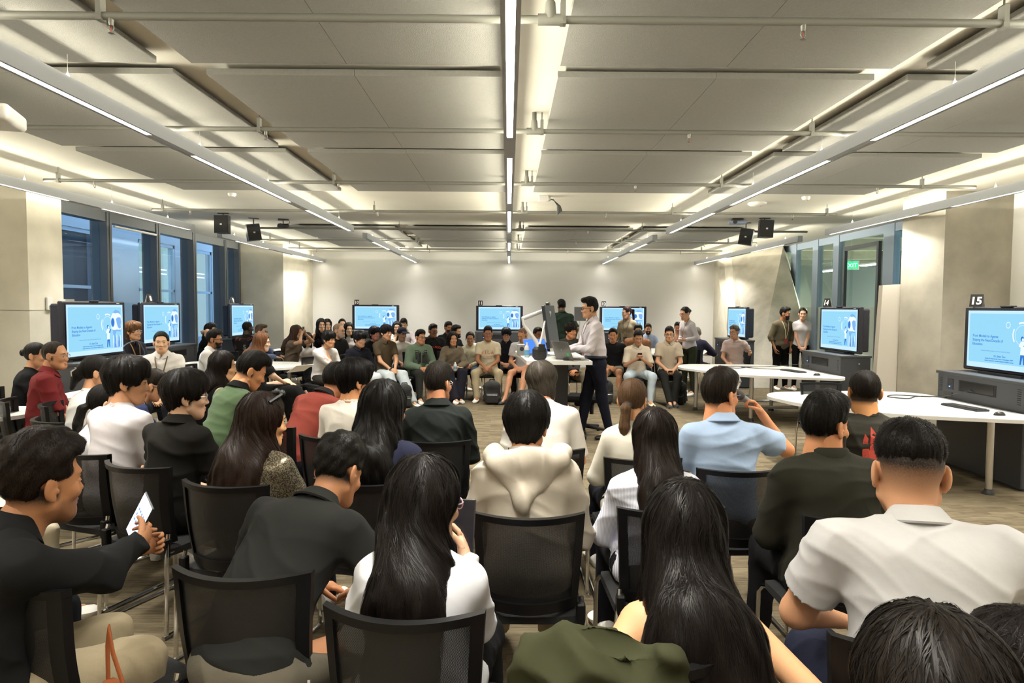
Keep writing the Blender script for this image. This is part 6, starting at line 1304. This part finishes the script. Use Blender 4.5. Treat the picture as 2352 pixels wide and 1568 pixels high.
J = seated((-2.000, 12.900, 1.297), -160, 'person in a pale tee and a dark blue baseball cap', top=('tee', (202, 196, 186), 'knit', 'short'), hair=('lowpony', (34, 30, 36)), skin=(196, 150, 126), fem=True, hd=(16, 10, 0), armL='clasp', armR='clasp', group=GF)
v, q = mesh_field([Ell((0, -.014, .048), (.088, .108, .092), .01), RBox((0, .145, .062), (.065, .055, .006), .006, .02), RBox((0, 0, -.06), (.3, .3, .10), .01, .01, sub=True)], .005); ph = np.arctan2(v[:, 0], v[:, 1])
cap = raw_mesh('baseball_cap', np.array([J['TH'](p) for p in v]), q, cloth_mat((50, 54, 74)), J['root'])
J = seated((-1.560, 12.100, 1.284), -152, 'person in a sage green fleece with black panels and glasses', top=('fleece', (106, 128, 106), 'fleece', 'long'), hair=('short', (30, 26, 24)), skin=(218, 160, 124), hd=(18, 2, 0), glasses=(60, 52, 50), bottom=((62, 64, 60), 'long'), group=GF)
decal(J, [(0, [(s*x, z) for x, z in ((.012+.0, .06-.02*j), (.055, .10-.03*j), (.11, .10-.03*j), (.10, .05-.055*(j+1)), (.012, .02-.045*(j+1)))]) for s in (-1, 1) for j in range(3)]+[(1, [(-.09, .03), (-.055, .03), (-.055, .042), (-.09, .042)])], [mat('panel_black', srgb(30, 31, 32), .8), M_whitep], (0, .0), 1, 'fleece_panel')
J = seated((-1.491, 13.500, 1.352), -158, 'person in a black hoodie with arched red lettering, dark glasses', top=('hoodie', (32, 32, 32), 'knit', 'long'), hair=('quiff', (32, 27, 24)), skin=(152, 102, 74), hd=(14, 2, 0), glasses=(40, 40, 60), group=GF, ch=False, w=1.15)
decal(J, glyphs('BLACKPOOL', .062, 1.2, 0, 0, .0), [mat('print_bright_red', srgb(200, 66, 58), .8)], (0, .02), 1, 'chest_print')
J = seated((-1.322, 15.000, 1.365), -160, 'person in a black polo with a short dark beard at the back', top=('polo', (36, 36, 38), 'knit', 'short'), hair=('short', (30, 25, 22)), skin=(160, 106, 74), hd=(14, 0, 0), beard=((38, 28, 24), .003), group=GF, ch=False)
J = seated((-1.073, 14.000, 1.325), -125, 'person in a black tee with curly black hair, turned to the right', top=('tee', (28, 28, 30), 'knit', 'short'), hair=('curlytop', (24, 21, 20)), skin=SM, hd=(10, 0, 0), group=GF, ch=False, beard=((34, 28, 25), .003))
J = seated((-1.005, 12.300, 1.242), -165, 'person in a grey-brown blazer holding a small white bottle, navy trousers, white sneakers', top=('jacket', (122, 110, 92), 'knit', 'long'), hair=('long', (44, 33, 28)), skin=(226, 168, 132), fem=True, hd=(8, 2, 0), hairL=.26, hairW=.95, armL='lap', armR='lap', bottom=((46, 46, 60), 'loose'), legs='ankles', group=GF)
E_, Wr, nm, hdv, hn = J['arm'][-1]; bp_ = WP(J, Wr+hdv*.08+V3(0, .03, -.02)); bottle(bp_[0], bp_[1], bp_[2], 'small white and blue bottle held by the person in the blazer', (.8, .8, .82), (.85, .85, .85), .15, .030)
tp = WP(J, J['kn'][-1][1]*.75+J['kn'][-1][0]*.25+V3(.02, 0, .088)); t = empty('phone', tp, RD(30), 'pale phone lying on the lap of the person in the blazer', 'phone'); MB().rbox(-.037, .037, -.075, .075, 0, .009, .004).build('phone_body', mat('phone_cream', srgb(214, 200, 160), .4), t); MB().rbox(.005, .03, .03, .068, .009, .0115, .003).build('camera_bump', M_black, t)
J = seated((-0.720, 12.800, 1.226), 176, 'person in a pale yellow shirt and jeans with a side ponytail and glasses', top=('shirt', (228, 220, 190), 'knit', 'long'), hair=('claw', (36, 30, 28)), skin=(196, 140, 106), fem=True, hd=(4, 6, 0), glasses=(150, 130, 120), armL='clasp', armR='clasp', bottom=((84, 112, 150), 'long'), group=GF)
J = seated((-0.371, 12.300, 1.348), 178, 'person in a cream tee printed with red arched letters, hands clasped', top=('tee', (226, 212, 180), 'knit', 'short'), hair=('short', (28, 27, 52)), skin=(176, 122, 90), hd=(6, 2, 0), glasses=(120, 120, 150), armL='clasp', armR='clasp', legs='wide', bottom=((188, 172, 138), 'long'), group=GF, ch='person in the cream tee with red letters')
decal(J, glyphs('F I L A', .085, 2.6, 0, 0, .0)+glyphs('— 1911 —', .030, 0, 0, 0, -.065)+glyphs('BIELLA ITALIA', .026, -1.0, 1, 0, -.10), [mat('print_salmon', srgb(206, 128, 110), .8), mat('print_grey_text', srgb(150, 140, 124), .8)], (0, -.01), 1, 'chest_print')
J = seated((-0.044, 13.100, 1.304), 180, 'person in a navy shirt with glasses behind the pale grey polo', top=('shirt', (46, 48, 62), 'knit', 'short'), hair=('mop', (24, 24, 40)), skin=(218, 164, 134), hd=(0, 8, 0), glasses=(50, 48, 60), bottom=((60, 60, 62), 'long'), group=GF)
J = seated((0.216, 12.200, 1.300), 160, 'bald person in a pale grey polo and black shorts, looking down', top=('shirt', (206, 204, 206), 'knit', 'short'), hair=('buzz', (120, 92, 76)), skin=(214, 156, 122), hd=(-14, 26, 0), lean=10, armL='lap', armR='lap', bottom=((34, 34, 36), 'short'), shoes=((42, 44, 46), (30, 30, 30)), group=GF, w=1.06, legs='fwd')
J = seated((0.558, 12.900, 1.313), -170, 'person in navy with glasses, seen through the white monitor arm', top=('shirt', (48, 60, 92), 'knit', 'short'), hair=('short', (30, 24, 22)), skin=(178, 118, 84), hd=(20, 4, 0), glasses=(40, 36, 36), group=GF, ch=False)
J = seated((1.063, 11.600, 1.435), -168, 'person in a dark grey hoodie and khaki trousers behind the lectern, phone in hand', top=('sweater', (72, 72, 70), 'knit', 'long'), hair=('mop', (32, 25, 22)), skin=(214, 150, 112), hd=(24, 2, 0), armL='clasp', armR='clasp', bottom=((116, 108, 88), 'loose'), legs='wide', group=GF)
phone(J, 1, 'dark phone in the hands of the person in the dark grey hoodie', tilt=-60, up=.07)
J = seated((1.929, 12.600, 1.315), 170, 'person in a black tee and grey shorts half hidden behind the speaker', top=('tee', (42, 43, 46), 'knit', 'short'), hair=('short', BK), skin=(222, 160, 118), armL='side', bottom=((150, 142, 126), 'short'), legs='fwd', shoes=((200, 196, 186), (210, 205, 190)), group=GF, w=1.1)
J = seated((2.489, 13.100, 1.378), 178, 'person in a rust brown shirt behind the one typing on a phone', top=('shirt', (152, 104, 68), 'knit', 'long'), hair=('short', BK), skin=SA, group=GF, w=1.15, ch=False)
J = seated((2.271, 11.900, 1.300), 178, 'person in a cream open-collar shirt and pale jeans typing on a phone', top=('shirt', (220, 206, 182), 'knit', 'half'), hair=('short', (30, 26, 24)), skin=(206, 150, 116), hd=(0, 14, 0), glasses=(150, 130, 110), armL='phone', armR='phone', legs='wide', bottom=((196, 212, 222), 'long'), shoes=((226, 218, 192), (232, 226, 205)), group=GF)
phone(J, 1, 'dark phone held in both hands by the person in the cream shirt', tilt=-20, up=.05)
J = seated((3.398, 16.600, 1.310), 172, 'smiling person in a light blue shirt right of screen 12', top=('shirt', (178, 194, 226), 'knit', 'rolled'), hair=('short', (50, 36, 30)), skin=(210, 152, 114), beard=((60, 42, 34), .003), group=GF, ch=False)
J = seated((2.833, 12.000, 1.369), 174, 'person in a beige polo and black trousers with thick black glasses, arms crossed low', top=('polo', (196, 180, 156), 'knit', 'short'), hair=('short', (30, 25, 24)), skin=(224, 170, 134), hd=(-8, 2, 0), glasses=(25, 24, 26), armL='lap', armR='lap', legs='ankles', bottom=((50, 50, 48), 'long'), shoes=((44, 44, 44), (230, 228, 220)), group=GF)
phone(J, -1, 'dark phone held low by the person in the beige polo', tilt=-60, up=.07)
J = seated((4.144, 16.700, 1.355), 172, 'person with dark wavy hair drinking from a cup behind the standing white shirt', top=('tee', (196, 182, 160), 'knit', 'short'), hair=('curlytop', (42, 32, 28)), skin=(206, 140, 112), armR='chin', group=GF, ch=False, hd=(-10, 8, 0))
J = seated((3.861, 14.000, 1.303), -35, 'grey-haired person in a navy sweater working at a laptop, seen from behind', top=('sweater', (62, 62, 88), 'knit', 'long'), hair=('buzz', (140, 130, 120)), skin=(222, 160, 128), hd=(40, 8, 0), group='audience at the right tables', armL='table', armR='table', bottom=((84, 74, 56), 'long'), w=1.1, eyes=False, lean=10)
laptop(3.62, 14.35, -5, .73, 'dark laptop open on the far right table', .34, .24, 100, (.10, .105, .10))
J = seated((4.365, 13.200, 1.379), 150, 'person in a pale pink polo and cream trousers, one arm over the chair back', top=('polo', (222, 196, 188), 'knit', 'short'), hair=('curlytop', (92, 84, 78)), skin=(220, 164, 130), hd=(-24, 0, 4), glasses=(70, 50, 46), armL=((-.30, .10, .82), (-.5, -.3, -.8), .3), armR='lap', legs='crossR', bottom=((206, 198, 180), 'long'), group='audience at the right tables', cdf=-35)
bottle(4.02, 14.55, .73, 'clear water bottle with a blue cap on the far right table', (.7, .8, .95), (.05, .1, .5), .30, .04, True)
# ---- standing people
J = person((1.111, 14.500, 1.862), 10, 'standing person in a dark green shirt with the back turned, before the back wall', top=('polo', (48, 66, 52), 'knit', 'half'), hair=('short', (26, 23, 21)), skin=(120, 86, 62), sit=False, armL='side', armR='side', group='standing people', eyes=False, hd=(15, 6, 0), w=1.1)
J = person((1.024, 8.720, 1.831), 100, 'speaker standing at the lectern in a white shirt and dark trousers, seen in profile', top=('shirt', (236, 228, 232), 'knit', 'long'), hair=('quiff', (24, 19, 19)), skin=(226, 170, 136), sit=False, hd=(-2, 3, 0), glasses=(18, 18, 20), armL=((-.03, .36, 1.15), (-.6, -.8, -.3), .6), armR=((.05, .38, 1.15), (.6, -.8, -.3), .6), bottom=((35, 38, 56), 'long'), shoes=((24, 23, 26), (20, 20, 20)), h=.0085, group='standing people', lean=3, hunch=4, legs='walk', hs=1.03)
lanyard(J, (96, 70, 66), .34, (150, 60, 60))
t1 = J['t1']; b = MB(); c = J['hip']+t1*.088; b.tube([c+V3(.168*cos(a), .130*sin(a), .004) for a in np.linspace(0, 2*pi, 24)], .013, 8, False, 1.3); b.build('belt', mat('belt_dark', srgb(32, 34, 52), .4), J['root'], True)
J = person((2.370, 13.800, 1.721), 150, 'standing person in a grey-beige shirt and lanyard with a reddish ponytail, before screen 12', top=('shirt', (160, 148, 124), 'knit', 'long'), hair=('pony', (58, 30, 30)), skin=(226, 176, 150), fem=True, sit=False, hd=(-40, 6, 0), armL='side', armR='side', bottom=((176, 164, 140), 'loose'), group='standing people')
lanyard(J, (120, 100, 80), .34, (70, 66, 66))
J = person((3.336, 13.000, 1.718), 118, 'standing person in a fitted white shirt and olive trousers with a low bun and glasses', top=('fitted', (232, 224, 230), 'knit', 'long'), hair=('bun', (26, 23, 24)), skin=(232, 178, 146), fem=True, sit=False, hd=(0, 12, 0), glasses=(120, 80, 80), lean=5, armL=((-.10, .22, 1.08), (-.6, -.8, -.2), .5), armR=((.10, .20, 1.02), (.6, -.8, -.2), .5), bottom=((66, 72, 54), 'tight'), group='standing people')
lanyard(J, (150, 120, 90), .30)
J = person((5.686, 14.000, 1.734), 192, 'standing person in an olive-brown long-sleeved top, hands in the pockets of black trousers', top=('sweater', (106, 96, 74), 'knit', 'rolled'), hair=('quiff', (28, 25, 24)), skin=(176, 122, 86), sit=False, hd=(38, 4, 0), armL='pocket', armR='pocket', beard=((44, 33, 27), .003), bottom=((22, 20, 22), 'long'), group='standing people')
lanyard(J, (190, 176, 140), .36, (90, 90, 90))
J = person((6.001, 13.900, 1.719), 172, 'standing person in a tight white tee and black trousers, hands folded in front', top=('fitted', (226, 218, 220), 'knit', 'short'), hair=('pony', (40, 30, 30)), skin=(232, 182, 152), fem=True, sit=False, hd=(-16, 4, 0), armL='low', armR='low', bottom=((24, 22, 26), 'tight'), group='standing people')
# ---- loose chairs
cp = Vector((3.464, 7.550, 0.836)); chair(cp.x, cp.y-.2, 178, 'empty black mesh-back chair between the two right-hand tables')
cp = Vector((-3.591, 5.600, 0.798)); chair(cp.x, cp.y+.1, -70, 'black chair with its rounded back top showing above the big dark head')
cp = Vector((-0.916, 2.280, 0.751)); chair(cp.x-.0, cp.y+.2, 8, 'black mesh-back chair in the bottom foreground, empty between two people') if False else None
# ---- bags on the floor
bp = (-0.278, 12.000, -0.013)
backpack(bp[0], 11.75, 0, 'black backpack standing between the feet of the person in the cream tee')
backpack(-1.72, 11.3, 20, 'black leather-like backpack on the floor beside the pale jeans', .24, .40, .15, (.02, .022, .022))
backpack(2.98, 11.9, -20, 'black bag leaning on the floor right of the person in the beige polo', .30, .44, .18, (.012, .012, .012), 12)
backpack(1.70, 11.9, 10, 'dark bag on the floor behind the speaker', .28, .42, .18, (.02, .022, .02))
backpack(-1.02, 12.1, -10, 'dark bag on the floor under the person in the blazer', .30, .30, .18, (.016, .016, .016))
